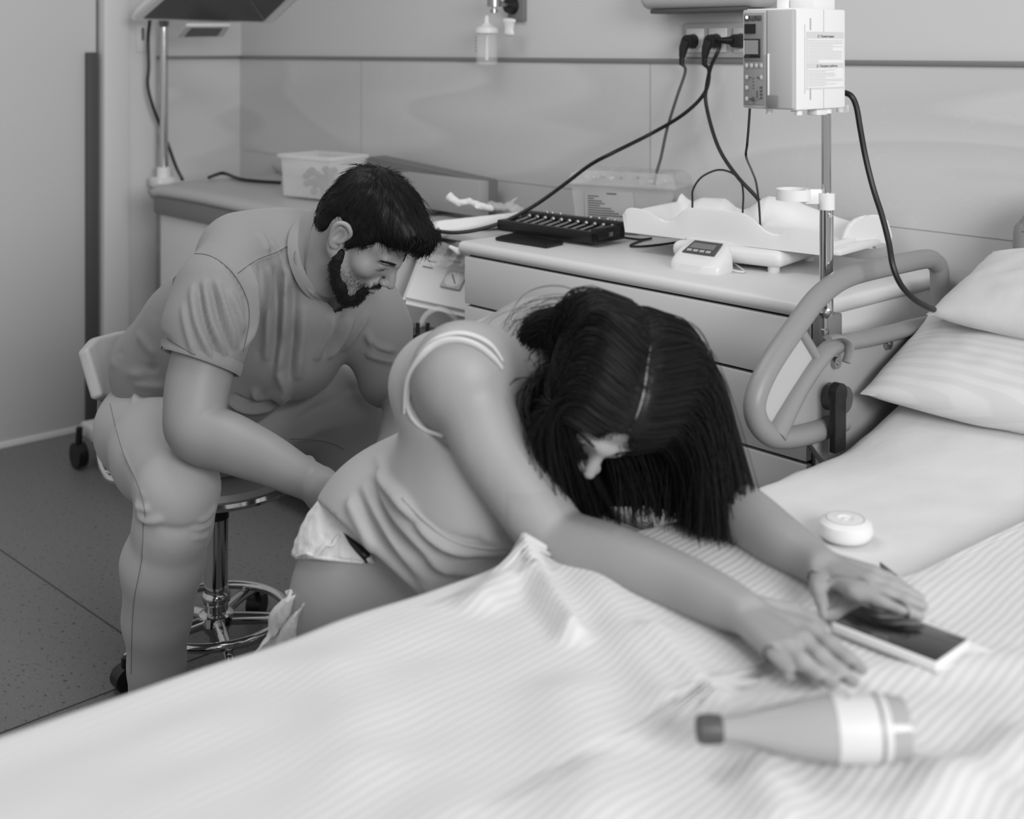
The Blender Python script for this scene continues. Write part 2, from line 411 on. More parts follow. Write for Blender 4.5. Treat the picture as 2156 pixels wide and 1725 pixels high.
# door leaf with a long dark pull, and the frame beside it
dr = struct(MB().box((XL+.02, 1.30, 1.06), (.04, 1.54, 2.08), bev=.003).build('door_1', M['door']))
MB().box((XL+.052, 2.045, .735), (.022, .045, 1.51), bev=.003).build('door_edge_seal', M['darkstrip'], dr)
struct(MB().box((XL+.03, 1.3, .012), (.03, 1.5, .024), bev=.003).build('baseboard_left', M['white']))
b = MB().box((XL+.045, 2.135, 1.2), (.09, .11, 2.4), bev=.012).box((XL+.03, 2.25, 1.2), (.06, .14, 2.4), bev=.012)
struct(b.build('trim_3', M['frame']))

# ================================================================ drawer cabinet
cab = thing('drawer_cabinet', 'pale grey three-drawer cabinet with a rounded top against the tiled wall', 'cabinet', (-2.0, 2.44, 0))
CX0, CX1, CY0, CY1 = -2.535, -1.45, 2.165, 2.715
MB().box(((CX0+CX1)/2, (CY0+CY1)/2+.01, .53), (CX1-CX0, CY1-CY0-.02, .84), bev=.003).build('body', M['cab'], cab)
MB().box(((CX0+CX1)/2-.005, (CY0+CY1)/2-.01, .963), (CX1-CX0+.055, CY1-CY0+.02, .034), bev=.015, seg=4).build('top', M['cabtop'], cab)
MB().box(((CX0+CX1)/2, CY0+.003, .53), (CX1-CX0-.004, .006, .835)).build('drawer_gap', M['gap'], cab)
for z0, z1 in ((.815, .941), (.653, .808), (.491, .646), (.12, .484)):
    f = MB().box(((CX0+CX1)/2, CY0-.008, (z0+z1)/2), (CX1-CX0, .02, z1-z0), bev=.0025).build('drawer', M['cab'], cab)
    zc = (z0+z1)/2+.008 if z1-z0 < .2 else z1-.08
    hx = -1.965
    g = MB().box((hx, CY0-.036, zc), (.205, .010, .017), bev=.002)
    for s in (-1, 1): g.box((hx+s*.094, CY0-.026, zc), (.016, .022, .017), bev=.001)
    g.build('handle', M['mgrey'], f)
MB().box((CX1+.006, (CY0+CY1)/2, .89), (.008, CY1-CY0-.02, .115), bev=.002).box((CX1+.006, (CY0+CY1)/2, .46), (.008, CY1-CY0-.02, .735), bev=.002).build('side_panel', M['white'], cab)
for x in (CX0+.08, CX1-.08):
    for y in (CY0+.07, CY1-.07):
        MB().cyl((x-.012, y, .045), (x+.012, y, .045), .045, seg=20).box((x, y, .1), (.04, .05, .03)).build('caster', M['black'], cab)

# ================================================================ baby scale
TZ = .98
sc_ = thing('baby_scale', 'white baby weighing scale with a wavy-edged tray on the cabinet top', 'scale', (-1.85, 2.5, TZ))
def onP(px, py, p, n): r = ray(px, py); return W(px, py, (Vector(p)-Vector((0, 0, H))).dot(n)/r.dot(n))
A = onZ(1314, 487, TZ+.055); B = onZ(1727, 536, TZ+.055); A.z = B.z = 0
ux = (B-A).normalized(); uy = Vector((-ux.y, ux.x, 0)); TL = (B-A).length; TW = .27; TO = A.copy()
def TP(u, v, z): return TO+ux*u+uy*v+Vector((0, 0, z))
c5 = lambda a, b_: (1280+a/3.369, 330+b_/3.369)
def rimprof(pts, off):
    q = sorted(((lambda w_: ((w_-TO).dot(ux)/TL, w_.z))(onP(*c5(a, b_), TO+uy*off, uy)) for a, b_ in pts))
    return lambda u: float(np.interp(u, [k[0] for k in q], [k[1] for k in q]))
near = rimprof([(115, 400), (130, 372), (165, 362), (215, 366), (280, 385), (350, 425), (400, 452), (440, 455), (480, 435), (530, 385), (570, 362), (650, 364), (800, 378), (960, 400), (1010, 425), (1060, 470), (1110, 520), (1160, 543), (1215, 550), (1260, 530), (1300, 505), (1340, 500), (1420, 508), (1495, 515)], 0)
far = rimprof([(330, 245), (470, 237), (510, 245), (560, 295), (600, 320), (640, 300), (670, 290), (830, 297), (870, 320), (910, 355), (960, 375), (1010, 360), (1090, 300), (1140, 280), (1240, 292), (1320, 310), (1480, 370), (1560, 400), (1640, 430), (1735, 460)], TW)
nu, nv = 130, 44; P = []
for i in range(nu+1):
    u = TL*i/nu; row = []
    for j in range(nv+1):
        v = TW*j/nv; fl_ = TZ+.068+.010*abs(2*v/TW-1)**2
        e = max(0, 1-v/(.15*TW)); sm = e*e*(3-2*e); e2 = max(0, 1-(TW-v)/(.22*TW)); sm2 = e2*e2*(3-2*e2)
        z = fl_+max(0, near(u/TL)-fl_)*sm+max(0, far(u/TL)-fl_)*sm2
        if u < .04: k = 1-u/.04; k = k*k*(3-2*k); z = max(z, fl_+k*((near(0)+(far(.06)-near(0))*(v/TW)**.45)-fl_))
        if u > TL-.012: z = max(z, fl_+.006)
        row.append(TP(u, v, z))
    P.append(row)
b = MB().grid(P)
ou = [P[i][0] for i in range(nu+1)]+[P[nu][j] for j in range(1, nv+1)]+[P[i][nv] for i in range(nu-1, -1, -1)]+[P[0][j] for j in range(nv-1, 0, -1)]
cc = TP(TL/2, TW/2, 0)
low = [Vector((cc.x+(p.x-cc.x)*.992, cc.y+(p.y-cc.y)*.992, TZ+.053)) for p in ou]
out = [Vector((cc.x+(p.x-cc.x)*1.010, cc.y+(p.y-cc.y)*1.018, p.z-.005)) for p in ou]
b.grid([ou+[ou[0]], out+[out[0]], low+[low[0]]])
bmesh.ops.remove_doubles(b.bm, verts=b.bm.verts, dist=.0004)
b.bm.faces.new([b.bm.verts.new(p) for p in low])
b.build('tray', M['white'], sc_, angle=75)
Rz = Matrix.Rotation(math.atan2(ux.y, ux.x), 3, 'Z')
MB().box(TP(TL+.012, TW*.5, TZ+.058), (.05, TW*.8, .014), Rz, bev=.005).build('tray_slide', M['white'], sc_)
# curved end guard
g0 = onZ(*c5(1668, 668), TZ+.045); g1 = onZ(*c5(2015, 628), TZ+.045); gd = (g1-g0); gd.z = 0; gd.normalize(); gn = Vector((-gd.y, gd.x, 0))
pts = [onP(*c5(*q_), g0, gn) for q_ in [(1668, 668), (1675, 620), (1690, 560), (1715, 500), (1745, 460), (1790, 432), (1850, 418), (1915, 412), (1960, 420), (1992, 445), (2012, 500), (2016, 560), (2015, 628), (1880, 652)]]
MB().prism(pts, gn*.016, bev=.005).build('end_guard', M['white'], sc_, angle=60)
g0b = g0+gn*.075; pts = [onP(*c5(*q_), g0b, gn) for q_ in [(1880, 560), (1900, 470), (1935, 425), (1980, 410), (2035, 418), (2062, 440), (2070, 500), (2075, 590), (2015, 602)]]
MB().prism(pts, gn*.012, bev=.004).build('end_guard', M['white'], sc_, angle=60)
MB().box(onP(*c5(1925, 632), g0-gn*.006, gn), (.035, .012, .010), Matrix.Rotation(math.atan2(gd.y, gd.x), 3, 'Z'), bev=.002).build('guard_clip', M['lgrey'], sc_)
q0_ = onZ(*c5(400, 700), TZ+.02); q1_ = onZ(*c5(1190, 790), TZ+.02); bd_ = (q1_-q0_); BLn = bd_.length; bd_.z = 0; bd_.normalize(); bn_ = Vector((-bd_.y, bd_.x, 0)); Rq = Matrix.Rotation(math.atan2(bd_.y, bd_.x), 3, 'Z')
bq = lambda u, v, z: Vector((q0_.x, q0_.y, 0))+bd_*u+bn_*(v+.03)+Vector((0, 0, z))
MB().box(bq(BLn/2, .125, TZ+.032), (BLn, .25, .040), Rq, bev=.018, seg=4).box(bq(BLn/2, .125, TZ+.054), (BLn*.8, .2, .012), Rq, bev=.004).build('base', M['whitesoft'], sc_)
for u, v in ((.03, .025), (BLn-.03, .025), (.03, .225), (BLn-.03, .225)): MB().cyl(bq(u, v, TZ), bq(u, v, TZ+.02), .014, seg=20).build('foot', M['whitesoft'], sc_)
# readout
ro = thing('scale_display', 'small white rounded scale readout with a dark screen lying before the weighing tray', 'display', onZ(1475, 560, TZ))
q0 = onZ(1477, 568, TZ); dR = Matrix.Rotation(math.atan2(ux.y, ux.x)-.06, 3, 'Z')
def rp(u, v, z): return q0+dR@Vector((u, v, 0))+Vector((0, 0, z))
b = MB(); rings = []
for z, sx, sy, oy in ((0, .074, .044, 0), (.016, .074, .044, 0), (.034, .070, .042, .002), (.044, .064, .036, .004), (.048, .057, .030, .006)):
    rg = []
    for k in range(40):
        a = 2*math.pi*k/40; ca, sa = math.cos(a), math.sin(a); n = 3.5
        x = sx*math.copysign(abs(ca)**(2/n), ca); y = sy*math.copysign(abs(sa)**(2/n), sa)
        rg.append(rp(x, y+oy, z+(.017*(y/sy) if z > .02 else 0)))
    rings.append(rg+[rg[0]])
b.grid(rings); b.bm.faces.new([b.bm.verts.new(p) for p in rings[-1][:-1]]); bmesh.ops.remove_doubles(b.bm, verts=b.bm.verts, dist=.0003)
b.build('housing', M['white'], ro, angle=70)
pl = [(-.046, -.017), (.046, -.017), (.042, .024), (-.038, .024)]
MB().prism([rp(x, y+.0025, .0500+.017*(y-.0035)/.03) for x, y in pl], (0, 0, .0014)).build('screen', M['dgrey'], ro)
MB().prism([rp(x, y+.0025, .0518+.017*(y-.0035)/.03) for x, y in [(-.036, -.002), (.034, -.002), (.032, .014), (-.032, .014)]], (0, 0, .0012)).build('readout_window', M['mgrey'], ro)
b = MB()
for k in range(4): b.prism([rp(x, y+.0025, .0522+.017*(y-.0035)/.03) for x, y in [(-.036+.018*k, -.013), (-.023+.018*k, -.013), (-.023+.018*k, -.007), (-.036+.018*k, -.007)]], (0, 0, .0012))
b.build('button_row', M['lgrey'], ro)
tag(MB().tube([rp(.06, .02, .006), rp(.10, .03, .004), TP(.30, .02, TZ+.01)], .0022, 8, smooth=6).build('display_cable', M['white']), 'short white cable joining the scale readout to the scale base', 'cable')

# ================================================================ black rack of clips and tablet
def onT(px, py, z=TZ): return onZ(px, py, z)
rk = thing('clamp_rack', 'black tray holding a row of small metal clamps on the cabinet top', 'rack', onT(1180, 490))
p = [onT(1046, 493), onT(1215, 517), onT(1303, 500), onT(1120, 468)]
p = [Vector((q.x, q.y, TZ+.006)) for q in p]
r0 = p[0]; rx = (p[1]-p[0]); rl = .36; rx = rx.normalized(); ry = Vector((-rx.y, rx.x, 0)); rw = .125
def RP(u, v, z): return r0+rx*u+ry*v+Vector((0, 0, z))
Rr = Matrix.Rotation(math.atan2(rx.y, rx.x), 3, 'Z')
MB().box(RP(rl/2, rw/2, .010), (rl, rw, .012), Rr, bev=.003).box(RP(rl/2, .008, .020), (rl, .016, .030), Rr, bev=.004).box(RP(rl/2, rw-.014, .028), (rl, .028, .048), Rr, bev=.006).box(RP(rl-.010, rw/2, .024), (.02, rw, .04), Rr, bev=.004).box(RP(.006, rw/2, .02), (.012, rw, .03), Rr, bev=.004).build('tray', M['black'], rk)
MB().box(RP(rl+.0005, rw*.5, .024), (.001, .016, .011), Rr, bev=.0003).build('badge', M['steel'], rk)
for k in range(11):
    u = .03+.030*k
    MB().cyl(RP(u, .022, .024), RP(u+.012, rw-.04, .036), .0042, seg=10).sph(RP(u+.013, rw-.034, .040), .0068, seg=12).build('metal_clamp', M['steel'], rk)
for u in (.02, .09, .11, .14, .25, .28, .31, .335): MB().sph(RP(u, rw-.012, .053), .0045, seg=10).build('rivet', M['chrome'], rk)
q = [onT(1042, 507), onT(1150, 524), onT(1187, 516), onT(1085, 496)]; q = [Vector((a.x, a.y, TZ+.001)) for a in q]
tg = MB().prism(q, (0, 0, .009), bev=.002).build('tablet', M['black']); tag(tg, 'flat dark slab lying under the corner of the black clamp rack', 'tablet')
MB().prism([v_+(tgc-v_)*.07+Vector((0, 0, .0092)) for tgc in [sum(q, Vector())/4] for v_ in q], (0, 0, .0006)).build('screen', M['glass'], tg)

# ================================================================ clear organiser box with a paper label
bx = thing('storage_box', 'clear lidded plastic box with a printed list, behind the black clamp rack', 'box', onT(1270, 490))
f0 = onT(1203, 487); f1 = onT(1372, 500); f0.z = f1.z = TZ; bxx = (f1-f0); bl = .31; bxx = bxx.normalized(); by = Vector((-bxx.y, bxx.x, 0)); bw = .165
def BP(u, v, z): return f0+bxx*u+by*v+Vector((0, 0, z))
Rb = Matrix.Rotation(math.atan2(bxx.y, bxx.x), 3, 'Z')
def open_box(P_, l, wd, h, t=.002, flare=.012):
    b = MB(); lo = [P_(0+flare, flare, .001), P_(l-flare, flare, .001), P_(l-flare, wd-flare, .001), P_(flare, wd-flare, .001)]
    hi = [P_(0, 0, h), P_(l, 0, h), P_(l, wd, h), P_(0, wd, h)]
    for k in range(4):
        k2 = (k+1) % 4; b.bm.faces.new([b.bm.verts.new(x) for x in (lo[k], lo[k2], hi[k2], hi[k])])
    b.bm.faces.new([b.bm.verts.new(x) for x in lo]); bmesh.ops.remove_doubles(b.bm, verts=b.bm.verts, dist=.0003); return b
o = open_box(BP, bl, bw, .135).build('bin', M['clear2'], bx, smooth=False); o.modifiers.new('s', 'SOLIDIFY').thickness = .002
b = MB().box(BP(bl/2, bw/2, .137), (bl+.02, bw+.02, .006), Rb, bev=.002)
b.build('rim', M['clear2'], bx)
b = MB()
for z, g_ in ((.141, .0), (.160, .006), (.172, .022)):
    pass
lid = [[BP(-.008+i_, -.008+i_, z) for z, i_ in ((.140, 0), (.162, .004), (.172, .02))] for _ in (0,)]
b = MB(); rg = []
for z, i_ in ((.140, -.010), (.165, -.002), (.176, .016)):
    rg.append([BP(i_, i_, z), BP(bl-i_, i_, z), BP(bl-i_, bw-i_, z), BP(i_, bw-i_, z), BP(i_, i_, z)])
b.grid(rg); b.bm.faces.new([b.bm.verts.new(x) for x in rg[-1][:-1]]); bmesh.ops.remove_doubles(b.bm, verts=b.bm.verts, dist=.0003)
o = b.build('lid', M['clear'], bx, smooth=False); o.modifiers.new('s', 'SOLIDIFY').thickness = .0015
b = MB()
for k in range(1, 6): b.box(BP(bl*k/6, bw/2, .158), (.002, bw-.02, .03), Rb)
b.build('divider', M['clear2'], bx)
lb = MB().prism([BP(.045, .0035, .008), BP(.20, .0035, .008), BP(.19, .0005, .122), BP(.04, .0005, .122)], -by*.0008).build('paper_label', mat('label_paper', .72, .7), bx)
b = MB()
for k in range(14):
    zt = .104-k*.0066; L_ = [.035, .02, .045, .055, .04, .075, .085, .10, .13, .065, .08, .09, .085, .07][k]
    yy = .003-.0025*(zt/.122)-.0018
    b.prism([BP(.052, yy, zt), BP(.052+L_*.95, yy, zt), BP(.052+L_*.95, yy, zt+.0022), BP(.052, yy, zt+.0022)], -by*.0004)
b.build('printed_heading', M['ink'], lb); b = MB(); b.prism([BP(.11, -.0012, .113), BP(.14, -.0012, .113), BP(.14, -.0012, .116), BP(.11, -.0012, .116)], -by*.0004)
b.build('printed_heading', M['ink'], lb)
random.seed(3)
for k, (u, v, s_, g_) in enumerate([(.05, .05, .03, 'white'), (.12, .09, .022, 'mgrey'), (.10, .04, .018, 'white'), (.23, .07, .04, 'white'), (.17, .10, .02, 'dgrey'), (.06, .11, .025, 'whitesoft')]):
    S = SDF()
    for _ in range(5):
        a_ = BP(u+random.uniform(-s_, s_)*.35, v+random.uniform(-s_, s_)*.35, .150+random.uniform(-.004, .006)); c_ = a_+Vector((random.uniform(-s_, s_), random.uniform(-s_, s_), 0))*.6
        S.cone(a_, c_, .004, .003, .003)
    V, F = S.mesh(.0016, smooth=1); tag(npmesh('wrapped_supply', [(V, F)], M[g_]), ['crumpled white sachet at the left end inside the clear box lid', 'mid grey packet in the middle compartments of the clear box', 'thin white swab pack near the front of the clear box lid', 'large white wrapped pad at the right end of the clear box lid', 'dark small clip beside the white pad in the clear box', 'pale packet at the back left inside the clear box lid'][k], 'packet', 'supplies in the clear box lid')

# ================================================================ wall sockets, plugs and cables
so = thing('wall_socket', 'light grey triple power socket on the wall above the tile trim', 'socket', (-2.1, YB, 1.53))
s0 = onY(1435, 88, YB-.006).x; xs = [onY(x_, 88, YB-.02).x for x_ in (1460, 1508, 1560)]
MB().box((xs[1]+.004, YB-.005, 1.527), (.255, .012, .098), bev=.003).build('frame', M['lgrey'], so)
for k, x_ in enumerate(xs):
    f = MB().box((x_, YB-.013, 1.527), (.062, .006, .068), bev=.003).build('outlet', M['offw'], so)
    MB().lathe([(.024, 0), (.0245, -.004), (.0215, -.004), (.021, .006), (0, .006)], (x_, YB-.018, 1.524), (0, 1, 0), 28).build('outlet_ring', M['offw'], f)
def plug(x_, down=True):
    b = MB(); c = Vector((x_, YB-.022, 1.524)); b.cyl(c, c+Vector((0, -.03, 0)), .0205, .018, seg=28)
    if down:
        e = c+Vector((-.012, -.034, -.045)); b.tube([c+Vector((-.004, -.024, 0)), c+Vector((-.010, -.030, -.02)), e], [.016, .013, .009], 14)
        b.tube([e, e+Vector((-.001, 0, -.022))], [.0075, .006], 12)
        for k in range(5): b.cyl(e+Vector((-.001, 0, -.003-k*.004)), e+Vector((-.001, 0, -.005-k*.004)), .0085, seg=12)
        return b, e+Vector((-.001, 0, -.02))
    e = c+Vector((-.045, -.03, .002)); b.tube([c+Vector((-.004, -.022, 0)), e], [.013, .008], 14)
    return b, e
def cabl(px, r=.004):
    return [W(*q_) if len(q_) == 3 else Vector(q_) for q_ in px]
def dwall(px, off=0):  # depth of the tiled wall at a pixel column, minus an offset
    return (YB-.02)/ray(px, 100).y-off
names = ['black angled plug and cord in the leftmost wall outlet, dropping behind the clear box', 'black plug in the middle outlet with its cord running down left across the cabinet', 'black plug in the right outlet with its cord curving down to the baby scale']
# cord 1: left outlet, drops straight behind the clear box
bp_, e = plug(xs[0]); root = thing('power_cord', names[0], 'cable', (xs[0], YB-.03, 1.52), 'power cords plugged into the triple socket')
bp_.build('plug', M['black'], root)
MB().tube([e]+[W(x_, y_, dwall(x_, .03+.02*i)) for i, (x_, y_) in enumerate([(1443, 150), (1425, 205), (1405, 270), (1392, 330), (1383, 362), (1375, 400)])], .0042, 10, smooth=6).build('cord', M['dgrey'], root)
bp_, e = plug(xs[1]); root = thing('power_cord', names[1], 'cable', (xs[1], YB-.03, 1.52), 'power cords plugged into the triple socket')
bp_.build('plug', M['black'], root)
path = [(1493, 150, dwall(1493, .04)), (1484, 195, dwall(1484, .05)), (1440, 240, dwall(1440, .08)), (1370, 282, dwall(1370, .1)), (1290, 322, 3.42), (1243, 347, 3.44), (1190, 387, 3.46), (1130, 430, 3.47), (1070, 463, 3.47), (1010, 483, 3.46), (955, 490, 3.45), (905, 484, 3.46)]
MB().tube([e]+[W(*q_) for q_ in path], .0055, 10, smooth=6).build('cord', M['cable'], root)
bp_, e = plug(xs[2], False); root = thing('power_cord', names[2], 'cable', (xs[2], YB-.03, 1.52), 'power cords plugged into the triple socket')
bp_.build('plug', M['black'], root)
path = [(1513, 105, dwall(1513, .08)), (1497, 140, dwall(1497, .085)), (1488, 180, dwall(1486, .08)), (1486, 215, dwall(1484, .08)), (1500, 275, dwall(1500, .09)), (1520, 325, dwall(1520, .1)), (1555, 375, dwall(1555, .12)), (1600, 425, dwall(1600, .08)), (1612, 470, dwall(1612, .06)), (1612, 505, dwall(1612, .06))]
MB().tube([e]+[W(*q_) for q_ in path], .0052, 10, smooth=6).build('cord', M['cable'], root)
def cord(label, pts, r, name='cable', m='cable', grp=None): return tag(MB().tube(pts, r, 8, smooth=6).build(name, M[m]), label, 'cable', grp)
cord('thin black wire hanging from under the infusion pump to the scale', [W(x_, y_, t_) for x_, y_, t_ in [(1579, 225, 2.62), (1576, 270, 2.7), (1573, 305, 2.75), (1571, 330, 2.75), (1583, 360, 2.95), (1592, 385, 3.05), (1598, 430, 3.12), (1602, 500, 3.12)]], .0028)
cord('thin black wire looping in an arch behind the white scale tray', [W(x_, y_, 3.16) for i, (x_, y_) in enumerate([(1457, 490), (1458, 425), (1459, 400), (1475, 375), (1500, 361), (1520, 358), (1542, 365), (1560, 383), (1565, 410), (1564, 440), (1562, 500)])], .0026)
cord('thin black cable bent on the cabinet top left of the scale base', [onT(1300, 498, TZ+.004), onT(1345, 504, TZ+.004), onT(1372, 502, TZ+.005), onT(1352, 506, TZ+.004), onT(1327, 517, TZ+.004), onT(1350, 519, TZ+.004), onT(1400, 514, TZ+.004), onT(1440, 508, TZ+.01)], .003)

# ================================================================ humidifier bottle on the wall
hb = thing('oxygen_humidifier', 'clear humidifier bottle hanging from a gas outlet plate on the upper wall', 'humidifier', (-3.1, YB, 1.45))
wp = lambda x_, y_, off: onY(x_, y_, YB-off)
a0, a1 = wp(1080, -25, 0), wp(1106, 50, 0)
MB().box(((a0.x+a1.x)/2+.0, YB-.008, (a0.z+a1.z)/2+.03), (.075, .018, .16), bev=.002).build('wall_plate', M['mgrey'], hb)
c = wp(1078, 12, .02); MB().cyl((c.x, YB-.015, c.z), (c.x, YB-.04, c.z), .030, .024, seg=28).build('outlet', M['black'], hb)
k = wp(1040, 5, .10); MB().cyl((c.x, YB-.03, c.z), k, .008, seg=14).cyl(k+Vector((0, 0, .045)), k+Vector((0, 0, -.014)), .022, seg=24).cyl(k+Vector((0, 0, -.014)), k+Vector((0, 0, -.03)), .005, seg=14).cyl(k+Vector((0, 0, -.022)), k+Vector((0, 0, -.034)), .012, seg=20).build('valve', M['steel'], hb)
kc = wp(1025, 62, .10)
MB().lathe([(0, .046), (.007, .045), (.009, .022), (.022, .010), (.038, .005), (.040, -.012), (.036, -.014), (0, -.014)], kc, seg=30).build('cap', M['offw'], hb)
MB().lathe([(0, -.010), (.035, -.012), (.035, -.112), (.031, -.116), (0, -.116)], kc, seg=30).build('bottle', M['clear'], hb)
MB().cyl(kc+Vector((0, 0, -.012)), kc+Vector((0, 0, -.100)), .0055, seg=12).build('dip_tube', M['white'], hb)
b = MB()
for q in range(5): b.box(kc+Vector((-.022, -.028, -.026-q*.011)), (.010, .002, .005), rotz(-.6))
b.build('printed_scale', M['ink'], hb)
bag = SDF(); g0 = wp(1072, 57, .075); bag.cone(g0+Vector((-.022, 0, .022)), g0+Vector((.026, 0, .020)), .004, .003, .010).cone(g0+Vector((-.014, 0, -.020)), g0+Vector((.014, .002, -.022)), .005, .004, .012).cone(g0+Vector((-.016, 0, .018)), g0+Vector((-.008, 0, -.018)), .007, .006, .014).cone(g0+Vector((.016, 0, .016)), g0+Vector((.010, 0, -.018)), .007, .006, .014).cone(g0+Vector((0, 0, .016)), g0+Vector((0, 0, -.018)), .009, .007, .014)
V, F = bag.mesh(.0018, smooth=1); o = npmesh('plastic_sachet', [(V, F)], M['whitesoft']); tag(o, 'small crumpled clear sachet tied to the gas outlet beside the humidifier', 'packet')

# wall lamp partly in frame
wlp = thing('wall_lamp', 'rounded wall lamp underside above the triple socket', 'lamp', (-2.2, YB, 1.63))
l0, l1 = wp(1395, 0, .05), wp(1600, 0, .05)
MB().box(((l0.x+l1.x)/2, YB-.06, 1.655), (.42, .12, .085), bev=.035, seg=5).build('housing', M['lgrey'], wlp)
MB().box(((l0.x+l1.x)/2, YB-.065, 1.608), (.34, .08, .012), bev=.004).build('diffuser_frame', M['dgrey'], wlp)

# ================================================================ resuscitation table at the far left
rt = thing('newborn_care_table', 'newborn care table with vinyl mattress, white cupboard and overhead heater at the far left', 'table', (-3.6, 2.4, 0))
TX0, TX1, TY0, TY1 = -4.28, -3.02, 2.11, 2.70
MB().box(((TX0+TX1)/2, (TY0+TY1)/2, .50), (TX1-TX0-.03, TY1-TY0-.03, .78), bev=.006).build('cupboard', M['offw'], rt)
MB().box(((TX0+TX1)/2, (TY0+TY1)/2, .925), (TX1-TX0+.01, TY1-TY0+.01, .072), bev=.01).build('worktop', M['mgrey'], rt)
for x in (-3.65,): MB().box((x, TY0+.013, .5), (.006, .008, .76)).build('door_gap', M['gap'], rt)
# mattress with a raised rim
P = []
for i in range(41):
    u = i/40; row = []
    for j in range(21):
        v = j/20; x = TX0-.02+u*(1.16); y = TY0-.02+v*.58
        e = min(u, 1-u)*1.16; f = min(v, 1-v)*.58; k = max(0, 1-min(e, f)/.03)
        row.append((x, y, .995-.022*k**3+.02*(v > .8)*(v-.8)/.2+.004*math.sin(6*u+3*v)))
    P.append(row)
b = MB().grid(P); o = b.build('mattress', M['vinyl'], rt); so_ = o.modifiers.new('s', 'SOLIDIFY'); so_.thickness = .03; so_.offset = -1
# back bolster
S = SDF(); S.ell((-3.9, 2.64, 1.03), (.42, .05, .055)); V, F = S.mesh(.01); npmesh('bolster', [(V, F)], M['vinyl'], rt)
pst = W(345, 200, 4.93)
MB().cyl((pst.x, pst.y, .97), (pst.x, pst.y, 1.62), .016, seg=24).build('post', M['chrome'], rt)
MB().cyl((pst.x, pst.y, .95), (pst.x, pst.y, 1.03), .028, seg=24).box((pst.x, pst.y, .97), (.09, .09, .04), bev=.01).build('post_socket', M['white'], rt)
# heater hood: a tilted frame with a mesh underside
hd = [W(272, 44, 4.75), W(573, 52, 4.45), W(668, -38, 4.05), (W(375, -48, 4.35))]
n = (hd[1]-hd[0]).cross(hd[3]-hd[0]).normalized(); n = n if n.z > 0 else -n
ho = MB().prism(hd, n*.07, bev=.008).build('heater_hood', M['white'], rt)
ctr = sum(hd, Vector())/4
b = MB().prism([p_+(ctr-p_)*.17-n*.003 for p_ in hd], n*.004).build('reflector_back', M['black'], ho)
b = MB(); q = [p_+(ctr-p_)*.17-n*.006 for p_ in hd]
for k in range(1, 34):
    a_ = k/34; b.tube([q[0].lerp(q[1], a_), q[3].lerp(q[2], a_)], .0009, 4)
for k in range(1, 26):
    a_ = k/26; b.tube([q[0].lerp(q[3], a_), q[1].lerp(q[2], a_)], .0009, 4)
b.tube([q[2].lerp(q[3], .5), q[1].lerp(q[2], .05)], .003, 6)
b.build('wire_mesh', M['mgrey'], ho, smooth=False)
MB().tube([Vector((pst.x, pst.y, 1.60)), Vector((pst.x+.02, pst.y-.01, 1.64)), (hd[0]+hd[1])/2+n*.04], .02, 12).build('hood_bracket', M['mgrey'], rt)
v = [W(372, 80, 4.7), W(470, 78, 4.7), W(485, 56, 4.5), W(392, 56, 4.5)]
MB().prism(v, (0, 0, .012), bev=.002).build('lamp_tray', M['offw'], rt)
MB().prism([p_+(sum(v, Vector())/4-p_)*.3-Vector((0, 0, .002)) for p_ in v], (0, 0, .002)).build('tray_grille', M['dgrey'], rt)
cord('black cable running down beside the chrome post of the newborn table', [W(x_, y_, t_) for x_, y_, t_ in [(316, 40, 4.9), (312, 80, 4.92), (313, 140, 4.92), (311, 180, 4.92), (322, 225, 4.93), (338, 265, 4.96), (352, 300, 5.0), (370, 350, 4.95), (384, 378, 4.80)]], .0068)
cord('black cable lying on the newborn table mattress, running behind the tub', [onZ(440, 374, 1.01), onZ(455, 368, 1.012), onZ(472, 365, 1.012), onZ(505, 377, 1.008), onZ(545, 382, 1.006), onZ(590, 385, 1.006)], .0068)
wbx = thing('wall_bracket', 'small pale holder on the wall left of the black cable', 'bracket', W(298, 80, 4.98))
c = W(297, 82, 4.98); MB().box(c, (.03, .05, .11), bev=.006).build('housing', M['offw'], wbx); MB().box(c+Vector((.016, 0, .02)), (.004, .008, .05)).build('slot', M['dgrey'], wbx)
# wheeled foot of the table
ft = [onZ(140, 892, .10), onZ(215, 905, .10), W(300, 950, 4.25), W(250, 985, 4.2)]
fb = thing('wheeled_base', 'low pale wheeled foot with a black caster beside the door', 'base', (-4.3, 1.9, 0))
c0 = onZ(165, 958, .05)
MB().box((c0.x+.19, c0.y+.10, .125), (.50, .16, .05), rotz(-.05), bev=.01).build('foot_bar', M['offw'], fb)
MB().cyl(c0+Vector((0, -.015, 0)), c0+Vector((0, .02, 0)), .045, seg=24).cyl(c0+Vector((0, 0, .03)), c0+Vector((.01, 0, .10)), .012, seg=12).build('caster', M['black'], fb)
c1 = c0+Vector((.36, .12, 0)); MB().cyl(c1+Vector((0, -.015, 0)), c1+Vector((0, .02, 0)), .045, seg=24).cyl(c1+Vector((0, 0, .03)), c1+Vector((.0, 0, .10)), .012, seg=12).build('caster', M['black'], fb)

